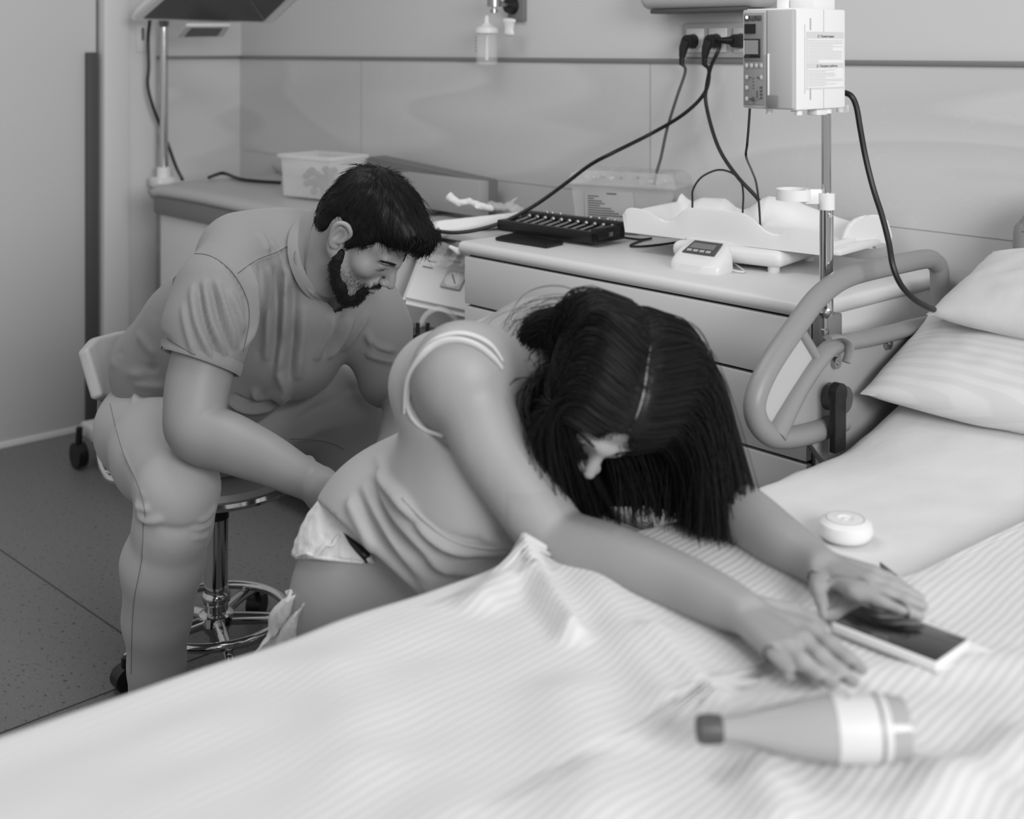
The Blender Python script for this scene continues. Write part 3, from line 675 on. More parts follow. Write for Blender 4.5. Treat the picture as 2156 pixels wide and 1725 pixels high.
# clear tub with dark contents on the mattress
tb = thing('plastic_tub', 'clear lidded tub standing on the newborn table mattress behind the man', 'tub', (-3.5, 2.3, 1.0))
g0 = onZ(592, 412, 1.0); gx = (onZ(700, 424, 1.0)-g0).normalized(); gy = Vector((-gx.y, gx.x, 0))
def GP(u, v, z): return g0+gx*u+gy*v+Vector((0, 0, z))
o = open_box(GP, .235, .17, .135, flare=.006).build('bin', M['clear2'], tb, smooth=False); o.modifiers.new('s', 'SOLIDIFY').thickness = .003
Rg = Matrix.Rotation(math.atan2(gx.y, gx.x), 3, 'Z')
b = MB()
for u, v, sx, sy in ((.117, -.002, .26, .014), (.117, .172, .26, .014), (-.006, .085, .014, .18), (.241, .085, .014, .18)): b.box(GP(u, v, .137), (sx, sy, .014), Rg, bev=.003)
b.build('rim', M['clear2'], tb)
random.seed(5)
S = SDF()
for _ in range(42):
    S.ell(GP(random.uniform(.06, .2), random.uniform(.04, .13), random.uniform(.014, .05)+random.random()**2*.05), (.014, .014, .012), k=.004)
V, F = S.mesh(.003, smooth=1); o = npmesh('dark_fruit', [(V, F)], mat('dark_grapes', .26, .4)); tag(o, 'heap of dark round fruit inside the clear tub', 'fruit', kind='stuff')

# grey foam wedge and supplies behind the man's head
wg = MB().prism([(-3.62, 2.69, 1.115), (-3.62, 2.60, 1.115), (-3.0, 2.60, 1.075), (-3.0, 2.69, 1.075)], (0, 0, -.11), bev=.006).build('foam_block', mat('grey_foam', .48, .8)); tag(wg, 'mid grey rectangular foam block against the tiled wall behind the man', 'block')
wg2 = MB().box((-3.08, 2.52, 1.035), (.40, .04, .11), bev=.004).build('flat_carton', mat('grey_carton', .62, .7)); tag(wg2, 'flat light grey carton standing upright just right of the man\'s head', 'carton')
S = SDF(); a = W(925, 478, 3.60); c = W(1104, 452, 3.66); ad = (c-a).normalized(); an = Vector((-ad.y, ad.x, 0)).normalized()
for k in range(3): S.cone(a+an*(.02*k)+Vector((0, 0, -.010)), c+an*(.02*k)+Vector((0, 0, -.012)), .020, .013, .02)
S.cone(a+Vector((0, 0, .006)), c, .013, .010, .006)
V, F = S.mesh(.004); o = npmesh('folded_pad', [(V, F)], M['whitesoft']); tag(o, 'soft white folded pad lying between the seated man and the cabinet', 'pad')
S = SDF(); p_ = [(945, 415), (965, 427), (990, 424), (1010, 434), (1034, 438)]
for (x0_, y0_), (x1_, y1_) in zip(p_, p_[1:]): S.cone(W(x0_, y0_, 3.68), W(x1_, y1_, 3.68), .010, .009, .006)
S.cone(W(948, 406, 3.68), W(958, 420, 3.68), .004, .009, .004)
V, F = S.mesh(.003); V = V+vnormals(V, F)*np.array([mnoise.noise(Vector(v_)*60)*.004 for v_ in V])[:, None]; o = npmesh('wrapped_tubing', [(V, F)], M['whitesoft']); tag(o, 'crumpled white plastic wrapping lying above the white folded pad near the carton', 'packet')
tag(MB().lathe([(0, .004), (.008, .004), (.008, -.01), (0, -.01)], W(1005, 434, 3.64), (-.7, .6, -.2), 16).build('tube_cap', M['white']), 'small round white cap on the crumpled wrapping', 'cap')
S = SDF()
for x_, y_, dx_ in ((1035, 432, 10), (1055, 436, 14), (1078, 436, 18), (1090, 442, 8)): S.ell(W(x_, y_, 3.72), (.014, .02, .012), k=.012)
S.cone(W(1070, 432, 3.72), W(1090, 415, 3.72), .008, .002, .006)
V, F = S.mesh(.003); V = V+vnormals(V, F)*np.array([mnoise.noise(Vector(v_)*70)*.005 for v_ in V])[:, None]; o = npmesh('plastic_wrapper', [(V, F)], M['clear2']); tag(o, 'translucent crinkled wrapper at the right end of the white folded pad', 'packet')
MBs = MB().box((-2.86, 2.46, .955), (.44, .34, .02), bev=.004); tag(MBs.build('side_shelf', M['lgrey']), 'narrow grey shelf between the cabinet and the newborn table', 'shelf')
P = [[W(905+7*i_, 512+6*j_+3*math.sin(i_*1.3+j_), 3.42+.012*math.sin(i_*1.7+j_*.8)) for j_ in range(9)] for i_ in range(14)]
tag(MB().grid(P).build('plastic_bag', M['clear2'], angle=80), 'limp clear plastic film hanging at the left corner of the cabinet top', 'bag')
S = SDF(); S.chain([W(948, 520, 3.38), W(965, 529, 3.36), W(990, 527, 3.34)], [.005, .009, .006], .006); V, F = S.mesh(.002); tag(npmesh('twisted_tape', [(V, F)], M['white']), 'short twisted white strip poking out below the cabinet top\'s left end', 'tape')

# ================================================================ suction pump below
sp = thing('suction_unit', 'pale suction unit with a round pressure gauge left of the cabinet', 'pump', (-2.85, 2.3, .7))
Q = [W(842, 632, 3.62), W(1010, 668, 3.52), None, W(884, 522, 3.76)]; Q[2] = Q[1]+Q[3]-Q[0]
nn = (Q[1]-Q[0]).cross(Q[3]-Q[0]).normalized(); nn = nn if nn.dot(Vector((0, 0, H))-Q[0]) > 0 else -nn
MB().prism(Q, -nn*.12, bev=.014).build('housing', M['offw'], sp)
def FQ(u, v): return (Q[0].lerp(Q[1], u)).lerp(Q[3].lerp(Q[2], u), v)
gx_ = (Q[1]-Q[0]).normalized(); gy_ = nn.cross(gx_)
gc = FQ(.56, .53); r_ = .034
MB().prism([gc+gx_*a_*r_+gy_*b_*r_ for a_, b_ in ((-1, -1), (1, -1), (1, 1), (-1, 1))], nn*.006, bev=.003).build('gauge_frame', M['lgrey'], sp)
gf = MB().lathe([(0, .009), (.024, .009), (.028, .006), (.028, 0)], gc, nn, 32).build('gauge_face', M['offw'], sp)
b = MB().tube([gc+nn*.0105+gx_*.012-gy_*.016, gc+nn*.0105-gx_*.010+gy_*.014], .0016, 6)
for k in range(9):
    a_ = math.pi*(.0+k/8*1.3)-.5; p_ = gc+nn*.0098+(gx_*math.cos(a_)+gy_*math.sin(a_))*.021; b.tube([p_, p_+(gx_*math.cos(a_)+gy_*math.sin(a_))*.003], .0006, 4)
b.build('gauge_needle', M['dgrey'], gf)
c = FQ(.88, .26); MB().prism([c+gx_*a_*.012+gy_*b_*.013 for a_, b_ in ((-1, -1), (1, -1), (1, 1), (-1, 1))], nn*.006, bev=.001).build('power_switch', M['black'], sp)
c = FQ(.90, .62); MB().cyl(c, c+nn*.006, .006, seg=14).build('hose_port', M['black'], sp)
b = MB()
for u, v, l in ((.16, .78, .03), (.12, .66, .034), (.40, .86, .04), (.86, .44, .01), (.86, .74, .012)):
    c = FQ(u, v); b.prism([c, c+gx_*l, c+gx_*l+gy_*.004, c+gy_*.004], nn*.0012)
b.build('printed_marks', M['ink'], sp)
MB().box((lambda c_: (c_.x, c_.y, .32))(W(945, 740, 3.70)), (.16, .14, .64), bev=.01).build('stand', M['lgrey'], sp)
MB().tube([W(x_, y_, 3.5) for x_, y_ in ((880, 700), (895, 665), (925, 650), (955, 668), (975, 710), (985, 760))], .008, 10, smooth=6).build('hose', M['clear2'], sp)
jr = thing('suction_jar', 'clear jar with a black lid standing below the suction unit', 'jar', W(890, 760, 3.45))
jc = W(890, 706, 3.45)
MB().cyl(jc+Vector((0, 0, -.012)), jc+Vector((0, 0, .012)), .052, seg=32).build('lid', M['black'], jr)
for s in (-.014, .014): MB().cyl(jc+RT*s, jc+RT*s+Vector((0, 0, .035)), .006, seg=12).build('spout', M['black'], jr)
MB().lathe([(.045, -.012), (.045, -.15), (.04, -.155), (0, -.155)], jc, seg=30).build('glass', M['clear'], jr)
# ================================================================ the bed
BX0, BX1, BY0, BY1 = -1.29, -.33, .10, 2.60
bed = thing('hospital_bed', 'wide hospital bed with a grey plastic side rail, in front of both people', 'bed', (-.8, 1.3, 0))
MB().box(((BX0+BX1)/2, (BY0+BY1)/2, .45), (BX1-BX0-.06, BY1-BY0-.06, .10), bev=.01).build('frame', M['lgrey'], bed)
MB().box(((BX0+BX1)/2, (BY0+BY1)/2, .625), (BX1-BX0-.02, BY1-BY0-.02, .22), bev=.04, seg=4).build('mattress', M['whitesoft'], bed)
MB().box(((BX0+BX1)/2, 1.3, .25), (.5, 1.5, .32), bev=.02).build('undercarriage', M['mgrey'], bed)
for x in (BX0+.14, BX1-.14):
    for y in (.4, 2.25):
        MB().cyl((x-.02, y, .07), (x+.02, y, .07), .07, seg=24).box((x, y, .16), (.05, .06, .06)).build('caster', M['dgrey'], bed)
RX = -1.325
def rr(pts, X=RX): return [onX(1540+a/3.081, 400+b_/3.081, X) for a, b_ in pts]
outer = [(1350, 860), (1352, 740), (1352, 600), (1345, 510), (1320, 470), (1260, 448), (1060, 486), (900, 520), (760, 560), (650, 622), (545, 715), (430, 870), (310, 1040), (225, 1180), (165, 1320), (150, 1430), (185, 1530), (270, 1600), (390, 1605), (520, 1575), (640, 1535), (720, 1500)]
sr = MB().tube(rr(outer), .0205, 16, smooth=5).build('side_rail', M['grey'], bed)
inner = [(1345, 855), (1180, 890), (1050, 925), (900, 960), (760, 985), (660, 1015), (600, 1065), (520, 1170), (430, 1310), (345, 1460), (275, 1590)]
MB().tube(rr(inner), [.017]*8+[.02, .024], 14, smooth=5).build('lower_rail', M['grey'], bed)
MB().tube(rr([(440, 900), (500, 1000), (560, 1100)]), .010, 10, smooth=3).build('rail_strut', M['grey'], bed)
MB().prism(rr([(455, 920), (548, 1100), (270, 1550), (180, 1440), (190, 1330), (250, 1190), (340, 1050)]), (-.006, 0, 0)).build('rail_web', M['lgrey'], bed)
MB().tube(rr([(530, 1120), (430, 1260), (330, 1420), (270, 1530)]), .004, 8, smooth=3).build('rail_rib', M['lgrey'], bed)
pn = MB().prism(rr([(640, 1020), (760, 1000), (1050, 940), (1380, 870), (1420, 1100), (1100, 1500), (700, 1900), (520, 1640), (440, 1590), (390, 1540), (395, 1440), (470, 1290)], RX-.004), (-.018, 0, 0), bev=.002).build('rail_panel', mat('bed_side_panel', .60, .5), bed)
for a, b_ in ((675, 1120), (1013, 997)):
    c = rr([(a, b_)])[0]+Vector((.002, 0, 0)); MB().cyl(c+Vector((-.008, 0, 0)), c+Vector((.004, 0, 0)), .0115, seg=20).cyl(c, c+Vector((.006, 0, 0)), .0045, seg=6).build('screw', M['steel'], pn)
c = rr([(640, 1340)])[0]; MB().cyl(c+Vector((-.01, 0, 0)), c+Vector((.034, 0, 0)), .026, seg=28).build('lever_hub', M['dgrey'], bed)
c = rr([(690, 1320)], RX+.036)[0]; lo_ = rr([(690, 1560)], RX+.036)[0]
MB().cyl(c+Vector((-.008, 0, 0)), c+Vector((.008, 0, 0)), .020, seg=24).box((c+lo_)/2+Vector((0, 0, -.02)), (.0152, .038, (c-lo_).length+.04), bev=.004).build('release_lever', M['black'], bed)
# headboard tube
MB().tube([(-1.20, 2.61, .5), (-1.205, 2.61, 1.04), (-1.19, 2.61, 1.12), (-1.12, 2.61, 1.18), (-.9, 2.61, 1.19), (-.5, 2.61, 1.19), (-.42, 2.61, 1.12), (-.40, 2.61, .5)], .028, 16, smooth=6).build('headboard_tube', M['grey'], bed)
MB().box((-.8, 2.615, .88), (.78, .018, .58), bev=.006).build('headboard_panel', M['lgrey'], bed)

# drip stand clipped into the bed corner, behind the rail
iv = thing('drip_pole', 'chrome drip stand with a white cup ring, rising behind the bed rail', 'pole', onX(1740, 700, -1.37))
pc = onX(1740, 400, -1.372); px_, py_ = pc.x, pc.y
zq = lambda y_: onX(1740, y_, -1.372).z
MB().cyl((px_, py_, zq(455)), (px_, py_, 1.70), .0095, seg=24).build('upper_tube', M['chrome'], iv)
MB().cyl((px_, py_, .58), (px_, py_, zq(440)), .0135, seg=24).build('lower_tube', M['chrome'], iv)
MB().cyl((px_, py_, zq(441)), (px_, py_, zq(406)), .0165, seg=28).build('collar', M['white'], iv)
rc_ = onX(1668, 405, -1.372); rdir = RT*-1
rcn = Vector((px_, py_, zq(408)))+rdir*.066+FW*-.002
MB().lathe([(.034, .010), (.034, -.012), (.031, -.012), (.031, .010), (.034, .010)], rcn, (0, 0, 1), 36, caps=False).box(Vector((px_, py_, zq(414)))+rdir*.026, (.034, .008, .03), Matrix.Rotation(math.atan2(rdir.y, rdir.x), 3, 'Z'), bev=.002).build('cup_ring', M['white'], iv)
c = Vector((px_, py_, zq(452)))-FW*.013+RT*.004; MB().cyl(c, c-FW*.004, .004, seg=12).build('screw', M['steel'], iv)
kn = onX(1736, 672, -1.352)
MB().lathe([(0, .018), (.012, .018), (.014, .014), (.012, .009), (.006, .002), (.006, -.018), (.0085, -.02), (.0085, -.03), (.0035, -.031), (.0035, -.075), (0, -.075)], kn, seg=24).build('locking_pin', M['steel'], iv)
c = onX(1742, 705, -1.375); MB().box(c, (.035, .055, .085), bev=.004).build('socket_block', M['mgrey'], iv)
ck = tag(MB().tube(rr([(625, 960), (700, 950), (755, 985), (765, 1050), (745, 1120)], RX+.026), .010, 10, smooth=5, flat=.45).build('hook_strap', M['grey']), 'curved grey plastic hook clipped over the lower bed rail', 'hook')

# infusion pump on the pole
e0 = W(1677, 120, 2.262)
pm = thing('infusion_pump', 'white boxy infusion pump with a grey keypad clamped to the drip pole', 'infusion pump', (e0.x, e0.y, 1.48))
FR = onX(1677, 130, -1.37)          # front right edge
PW, PD = .150, .136
X1 = px_-.005+.045; Y1 = py_+.05; X0_ = X1-PW; Y0_ = Y1-PD
e0 = W(1677, 120, 2.262); X1 = e0.x; Y0_ = e0.y; X0_ = X1-PW; Y1 = Y0_+PD
zt, zb = 1.578, 1.388
MB().box(((X0_+X1)/2, (Y0_+Y1)/2, (zt+zb)/2), (PW, PD, zt-zb), bev=.004).box((X1-.035, Y1-.06, zt+.008), (.07, .06, .02), bev=.003).build('housing', M['white'], pm)
yf = Y0_
fp = MB().box((X0_+.037, yf-.003, (zt+zb)/2), (.072, .010, zt-zb-.004), bev=.003).build('keypad_bezel', M['lgrey'], pm)
kp = MB().box((X0_+.036, yf-.0085, (zt+zb)/2), (.058, .003, zt-zb-.016), bev=.001).build('keypad', M['grey'], fp)
MB().box((X0_+.036, yf-.0105, zt-.060), (.054, .002, .078), bev=.0006).build('display_surround', M['mgrey'], fp)
MB().box((X0_+.028, yf-.012, zt-.038), (.032, .002, .018)).build('small_display', M['black'], fp)
MB().box((X0_+.034, yf-.012, zt-.075), (.048, .002, .036), bev=.0004).build('main_display', M['screen'], fp)
MB().box((X0_+.012, yf-.0135, zt-.074), (.0012, .001, .028)).build('display_bar', M['white'], fp)
MB().box((X0_+.034, yf-.0135, zt-.073), (.038, .001, .026)).build('display_field', M['grey'], fp)
for k in range(3): MB().box((X0_+.018+.018*k, yf-.0115, zt-.018), (.014, .003, .010), bev=.001).build('alarm_window', M['dgrey'], fp)
MB().sph((X0_+.020, yf-.0135, zt-.0165), .0026, seg=12).build('indicator_light', mat('lit_indicator', 1, .3, emit=3), fp)
def key(u, z, nm='button', m='lgrey'): MB().lathe([(.0045, 0), (.0045, -.002), (.003, -.0026), (0, -.0026)], (X0_+u, yf-.0095, z), (0, 1, 0), 8).build(nm, M[m], fp)
for k in range(4): key(.016+.0145*k, zt-.108)
for z in (.130, .150, .171): key(.016, zt-z)
key(.0595, zt-.130); key(.036, zt-.171, m='dgrey')
b = MB()
for k in range(4): b.box((X0_+.036, yf-.0105, zt-.132-.0062*k), (.002, .001, .0022)); b.box((X0_+.060, yf-.0105, zt-.149-.0065*k), (.0055, .001, .004))
b.box((X0_+.048, yf-.0105, zt-.162), (.0012, .001, .014)); b.box((X0_+.025, yf-.0105, zt-.130), (.008, .001, .001)); b.box((X0_+.050, yf-.0105, zt-.130), (.007, .001, .001)); b.box((X0_+.026, yf-.0105, zt-.171), (.010, .001, .001))
b.build('keypad_marks', M['dgrey'], fp)
MB().tube([(X0_+.036+.001, yf-.0105, zb+.008), (X0_+.043, yf-.0105, zb+.015), (X0_+.052, yf-.0105, zb+.019), (X0_+.062, yf-.0105, zb+.020)], .0008, 6, smooth=4).build('keypad_arc', M['mgrey'], fp)
dr_ = MB().box((X0_+.112, yf-.004, (zt+zb)/2), (.074, .012, zt-zb-.006), bev=.003).build('door', M['lgrey'], pm)
MB().box((X0_+.081, yf-.0108, zb+.060), (.004, .003, .090), bev=.001).build('door_slot', M['white'], dr_)
MB().box((X0_+.094, yf-.0108, zb+.015), (.028, .004, .025), bev=.001).build('latch', M['mgrey'], dr_)
b = MB()
yx = lambda t_: Y0_+PD*t_
for z in (zt-.03, zb+.03): b.box((X1+.0005, yx(.27), z), (.002, .003, .022))
b.box((X1+.0003, yx(.16), (zt+zb)/2), (.001, .001, .13)); b.box((X1+.0003, yx(.54), zb+.025), (.001, .001, .045)); b.box((X1+.0003, yx(.54), zt-.025), (.001, .001, .045))
b.build('panel_seam', M['lgrey'], pm)
lbl = MB().box((X1+.0006, yx(.575), zt-.098), (.001, PD*.76, .108)).build('warning_label', mat('label_grey', .80, .6), pm)
MB().box((X1+.0012, yx(.575), zt-.080), (.0006, PD*.74, .046)).box((X1+.0012, yx(.575), zt-.131), (.0006, PD*.74, .036)).build('label_panel', M['white'], lbl)
text('label_heading', '⚠ Примечание', (X1+.0014, yx(.40), zt-.0545), (0, 1, 0), (0, 0, 1), .0062, M['ink'], lbl)
text('label_heading', '⚠ Порядок работы', (X1+.0014, yx(.38), zt-.1105), (0, 1, 0), (0, 0, 1), .0062, M['ink'], lbl)
b = MB(); random.seed(2)
for k in range(15): l = random.choice([.98, .98, .7, .3, .95]); b.box((X1+.0017, yx(.215)+PD*.36*l, zt-.0605-.0029*k), (.0004, PD*.72*l, .0007))
for k in range(11): l = random.choice([.98, .9, .5, .8, .75]); b.box((X1+.0017, yx(.215)+PD*.36*l, zt-.1165-.0029*k), (.0004, PD*.72*l, .0007))
b.build('label_text', mat('fine_print', .66, .8), lbl)
for x, y in ((X0_+.05, Y0_+.02), (X1-.02, Y0_+.025), (X1-.02, Y1-.03), (X0_+.03, Y1-.03)): MB().cyl((x, y, zb-.010), (x, y, zb+.002), .007, seg=18).build('foot', M['white'], pm)
MB().box((X1-.03, Y0_+.085, zb-.006), (.03, .03, .014), bev=.003).build('foot', M['white'], pm)
MB().cyl((px_, py_, zb-.012), (px_, py_, zb+.002), .013, seg=20).build('pole_clamp', M['white'], pm)
for a, b_ in ((-.085, .05), (-.02, .10)):
    c = Vector((X1+a, Y0_+b_, 0)); MB().box((c.x, c.y, 1.64), (.026, .03, .13), rotz(.2), bev=.004).build('handle_post', M['white'], pm)
pm.scale = (.77, 1.2, 1)
cord('thick black power cable hanging from the side of the infusion pump down to the pillow', [W(x_, y_, t_) for x_, y_, t_ in [(1774, 194, 2.41), (1792, 202, 2.40), (1803, 225, 2.40), (1811, 270, 2.40), (1822, 330, 2.40), (1838, 395, 2.39), (1857, 455, 2.37), (1871, 510, 2.35), (1880, 560, 2.33), (1897, 600, 2.33), (1925, 630, 2.35), (1955, 648, 2.40), (1985, 660, 2.50), (2010, 690, 2.54)]], .0058)

# ---------------------------------------------------------------- bed linen
def bump2(x, y, cx, cy, sx, sy, a=0):
    c_, s_ = math.cos(a), math.sin(a); u = (x-cx)*c_+(y-cy)*s_; v = -(x-cx)*s_+(y-cy)*c_
    return math.exp(-(u/sx)**2-(v/sy)**2)
def nz(x, y, s, o=0): return mnoise.noise(Vector((x*s, y*s, o)))
def sheet_z(x, y):
    z = .752+.004*nz(x, y, 5)+.003*nz(x+y, y-x, 11, 3)
    z += .32*max(0, y-1.98)**1.25                             # raised backrest
    z += .030*bump2(x, y, -1.20, 1.80, .25, .30)*0
    return z
P = []
for i in range(71):
    x = BX0-.005+(BX1-BX0+.01)*i/70; row = []
    for j in range(141):
        y = BY0-.02+(BY1-BY0)*j/140
        z = sheet_z(x, y); e = min(x-BX0+.005, BX1+.005-x)
        z -= .03*max(0, 1-e/.045)**2
        row.append((x, y, z))
    P.append(row)
P = [[(p_[0]-.004, p_[1], p_[2]-.16) for p_ in P[0]]]+P+[[(p_[0]+.004, p_[1], p_[2]-.16) for p_ in P[-1]]]
sh = tag(MB().grid(P).build('bed_sheet', M['sheet'], angle=80), 'smooth white fitted sheet covering the mattress under the pillows', 'sheet')
def quilt_mat():
    m = mat('ribbed_white_blanket', .93, .9, sheen=.3); nt = m.node_tree; b = nt.nodes['Principled BSDF']; N = nt.nodes.new; L = nt.links.new
    tc = N('ShaderNodeTexCoord'); mp = N('ShaderNodeMapping'); mp.inputs['Rotation'].default_value = (0, 0, -.10); L(tc.outputs['Object'], mp.inputs[0])
    wv = N('ShaderNodeTexWave'); wv.bands_direction = 'X'; wv.inputs['Scale'].default_value = 26; wv.inputs['Distortion'].default_value = 1.2; wv.inputs['Detail'].default_value = 1; wv.inputs['Detail Scale'].default_value = .6; L(mp.outputs[0], wv.inputs['Vector'])
    bp = N('ShaderNodeBump'); bp.inputs['Strength'].default_value = .22; bp.inputs['Distance'].default_value = .004; L(wv.outputs['Fac'], bp.inputs['Height']); L(bp.outputs[0], b.inputs['Normal'])
    r = N('ShaderNodeValToRGB'); e = r.color_ramp.elements; e[0].color = (s2l(.79),)*3+(1,); e[1].color = (s2l(.825),)*3+(1,); L(wv.outputs['Fac'], r.inputs[0]); L(r.outputs[0], b.inputs['Base Color'])
    return m
M['quilt'] = quilt_mat()
# blanket region: border picked on the photo, laid on the mattress
bord = [onZ(*q_, .77) for q_ in [(1100, 1182), (1190, 1175), (1330, 1125), (1480, 1090), (1640, 1128), (1830, 1185), (1975, 1240), (2060, 1140), (2156, 1030), (2240, 940)]]
bordp = [(-1.36, 1.12), (-1.282, 1.194), (-1.248, 1.25), (-1.235, 1.38), (-1.205, 1.50), (-1.09, 1.541), (-.945, 1.554), (-.872, 1.56), (-.845, 2.13), (-.2, 2.13)]
def ytop(x):  # upper border y as a function of x (room)
    xs_ = sorted(bordp); return float(np.interp(x, [a_[0] for a_ in xs_], [a_[1] for a_ in xs_]))
FOLDS = [((1105, 1185), (1205, 1330), .016, .030), ((1020, 1255), (1108, 1182), .028, .022), ((1240, 1190), (1400, 1460), .03, .014), ((1380, 1330), (1530, 1500), .02, .016),
         ((1600, 1600), (1640, 1725), .03, .016), ((1700, 1420), (2150, 1380), .03, .008), ((1880, 1600), (2156, 1700), .04, .016), ((700, 1420), (760, 1600), .05, .010), ((1210, 1460), (1250, 1700), .05, .010),
         ((1930, 1700), (2156, 1560), .03, .012), ((1560, 1150), (1850, 1290), .02, .006), ((1440, 1480), (1700, 1460), .02, .008)]
FO = [(onZ(*a_, .785), onZ(*b_, .785), w_, h_) for a_, b_, w_, h_ in FOLDS]
def quilt_z(x, y):
    z = .778+.006*nz(x, y, 4, 9)+.004*nz(x*1.5, y, 9, 5)
    z += .017*min(1, max(0, (1.02-y)/.55))
    for a_, b_, w_, h_ in FO:
        d = Vector((b_.x-a_.x, b_.y-a_.y)); L2 = d.length_squared; t = max(0, min(1, ((x-a_.x)*d.x+(y-a_.y)*d.y)/L2))
        dd = (x-a_.x-t*d.x)**2+(y-a_.y-t*d.y)**2; z += h_*math.exp(-dd/(w_*w_))
    return z
P = []; nx_ = 150; ny_ = 190
xq0 = BX0-.03; xq1 = BX1+.02
for i in range(nx_+1):
    x = xq0+(xq1-xq0)*i/nx_; yt = ytop(x); row = []
    for j in range(ny_+1):
        v = j/ny_; y = BY0-.06+(yt-BY0+.06)*v
        e = (yt-y); z = quilt_z(x, y)
        z0 = sheet_z(x, y)+.002
        k = min(1, max(0, e/.03)); z = z0+(max(z, z0+.004)-z0)*math.sqrt(k)
        ex = max(0, 1-(x-xq0)/.05); z -= .035*ex**2
        row.append((x, y, z))
    P.append(row)
side = []
for q in (3, 2, 1):
    side.append([(p_[0]-.004*q+.004*math.sin(p_[1]*22), p_[1], p_[2]-.10*q) for p_ in P[0]])
bl = MB().grid(side+P).build('blanket', M['quilt'], angle=80)
tag(bl, 'white ribbed blanket rumpled over the near part of the bed', 'blanket')
so_ = bl.modifiers.new('s', 'SOLIDIFY'); so_.thickness = .006; so_.offset = -1

# pillows
def pillow(name, c, sx, sy, th, R, label, m, seed, corner=.9):
    S = []; n1, n2 = 60, 44
    for side_ in (1, -1):
        P_ = []
        for i in range(n1+1):
            u = -1+2*i/n1; row = []
            for j in range(n2+1):
                v = -1+2*j/n2
                edge = (1-abs(u)**2.6)*(1-abs(v)**2.6); h = max(edge, 0)**.55
                pin = 1-.06*(1-abs(u)**2)*abs(v)**3*0
                x = u*sx*(1-.05*(1-v*v)*0-.04*(1-abs(v))*abs(u)**6); y = v*sy*(1-.05*(1-abs(u))*abs(v)**6)
                wr = .006*mnoise.noise(Vector((u*5+seed, v*5, side_)))+.010*mnoise.noise(Vector((u*2, v*6+seed, 3)))*(abs(v)**2)
                row.append(Vector(c)+R@Vector((x, y, side_*(th*h+wr*h)+.0004*side_)))
            P_.append(row)
        S.append(P_)
    b = MB().grid(S[0]).grid([r[::-1] for r in S[1]]); bmesh.ops.remove_doubles(b.bm, verts=b.bm.verts, dist=.0012)
    return tag(b.build(name, m, angle=80), label, 'pillow')
def pil_mat():
    m = mat('striped_pillowcase', .93, .85, sheen=.2); nt = m.node_tree; b = nt.nodes['Principled BSDF']; N = nt.nodes.new; L = nt.links.new
    tc = N('ShaderNodeTexCoord'); wv = N('ShaderNodeTexWave'); wv.bands_direction = 'Y'; wv.inputs['Scale'].default_value = 14; wv.inputs['Distortion'].default_value = 0; L(tc.outputs['Object'], wv.inputs['Vector'])
    r = N('ShaderNodeValToRGB'); e = r.color_ramp.elements; e[0].position = .35; e[0].color = (s2l(.81),)*3+(1,); e[1].position = .6; e[1].color = (s2l(.84),)*3+(1,); L(wv.outputs['Fac'], r.inputs[0]); L(r.outputs[0], b.inputs['Base Color']); return m
M['pcase'] = pil_mat()
a = onZ(1822, 862, .800)
yaw = math.atan2(.10, .30)
Rp = Matrix.Rotation(.14, 3, 'Z') @ Matrix.Rotation(.27, 3, 'X')
cP = a+Rp@Vector((.34, .215, .035))
pillow('pillow', cP, .345, .22, .075, Rp, 'large white striped pillow lying flat at the head of the bed', M['pcase'], 1)
Rp2 = Matrix.Rotation(.02, 3, 'Z') @ Matrix.Rotation(.30, 3, 'X')
a2 = onX(1966, 690, -1.235)
pillow('pillow', a2+Rp2@Vector((.32, .15, .03)), .33, .155, .07, Rp2, 'second white pillow propped against the headboard above the flat one', M['sheet'], 7)

# ---------------------------------------------------------------- things on the bed
ph = thing('smartphone', 'smartphone in a pale case lying screen up under the woman\'s far hand', 'phone', onZ(1900, 1340, .79))
c = [onZ(x_, y_, .797) for x_, y_ in ((1742, 1306), (1962, 1392), (2056, 1350), (1828, 1268))]
cm = sum(c, Vector())/4; e1 = ((c[1]-c[0])+(c[2]-c[3])).normalized(); e1.z = 0; e1.normalize(); e2_ = Vector((-e1.y, e1.x, 0)); hl, hw = ((c[1]-c[0]).length+(c[2]-c[3]).length)/4, ((c[3]-c[0]).length+(c[2]-c[1]).length)/4
ca = math.atan2(e1.y, e1.x)
MB().box((cm.x, cm.y, .790), (2*hl, 2*hw, .013), rotz(ca), bev=.004, seg=3).build('case', M['offw'], ph)
MB().box((cm.x, cm.y, .7968), (2*hl-.006, 2*hw-.006, .0016), rotz(ca), bev=.0006).build('glass', M['glass'], ph)
wc = [onZ(x_, y_, .782) for x_, y_ in ((1720, 1296), (1980, 1412), (2112, 1385), (1840, 1262))]
tag(MB().prism(wc, (0, 0, .002)).build('paper_napkin', M['paper']), 'thin white paper lying under the smartphone', 'paper')
pk = thing('monitor_puck', 'round white monitor transducer lying on the sheet beyond the far forearm', 'transducer', onZ(1782, 1130, .757))
c = onZ(1780, 1131, .757)
MB().lathe([(.034, 0), (.0395, .005), (.0415, .013), (.039, .023), (.031, .0285), (.028, .029), (.012, .0292), (.010, .0275), (.004, .0275), (.003, .029), (0, .029)], c, seg=40).build('shell', M['white'], pk)
MB().lathe([(.0275, .0292), (.0285, .0298), (.0295, .0288)], c, seg=40, caps=False).build('rim_groove', M['lgrey'], pk)
tag(MB().prism([onZ(x_, y_, .772) for x_, y_ in ((1852, 1190), (1893, 1222), (1888, 1236), (1856, 1215))], (0, 0, .006), bev=.001).build('dark_clip', M['dgrey']), 'small dark tab on the bed just behind the far hand', 'clip')
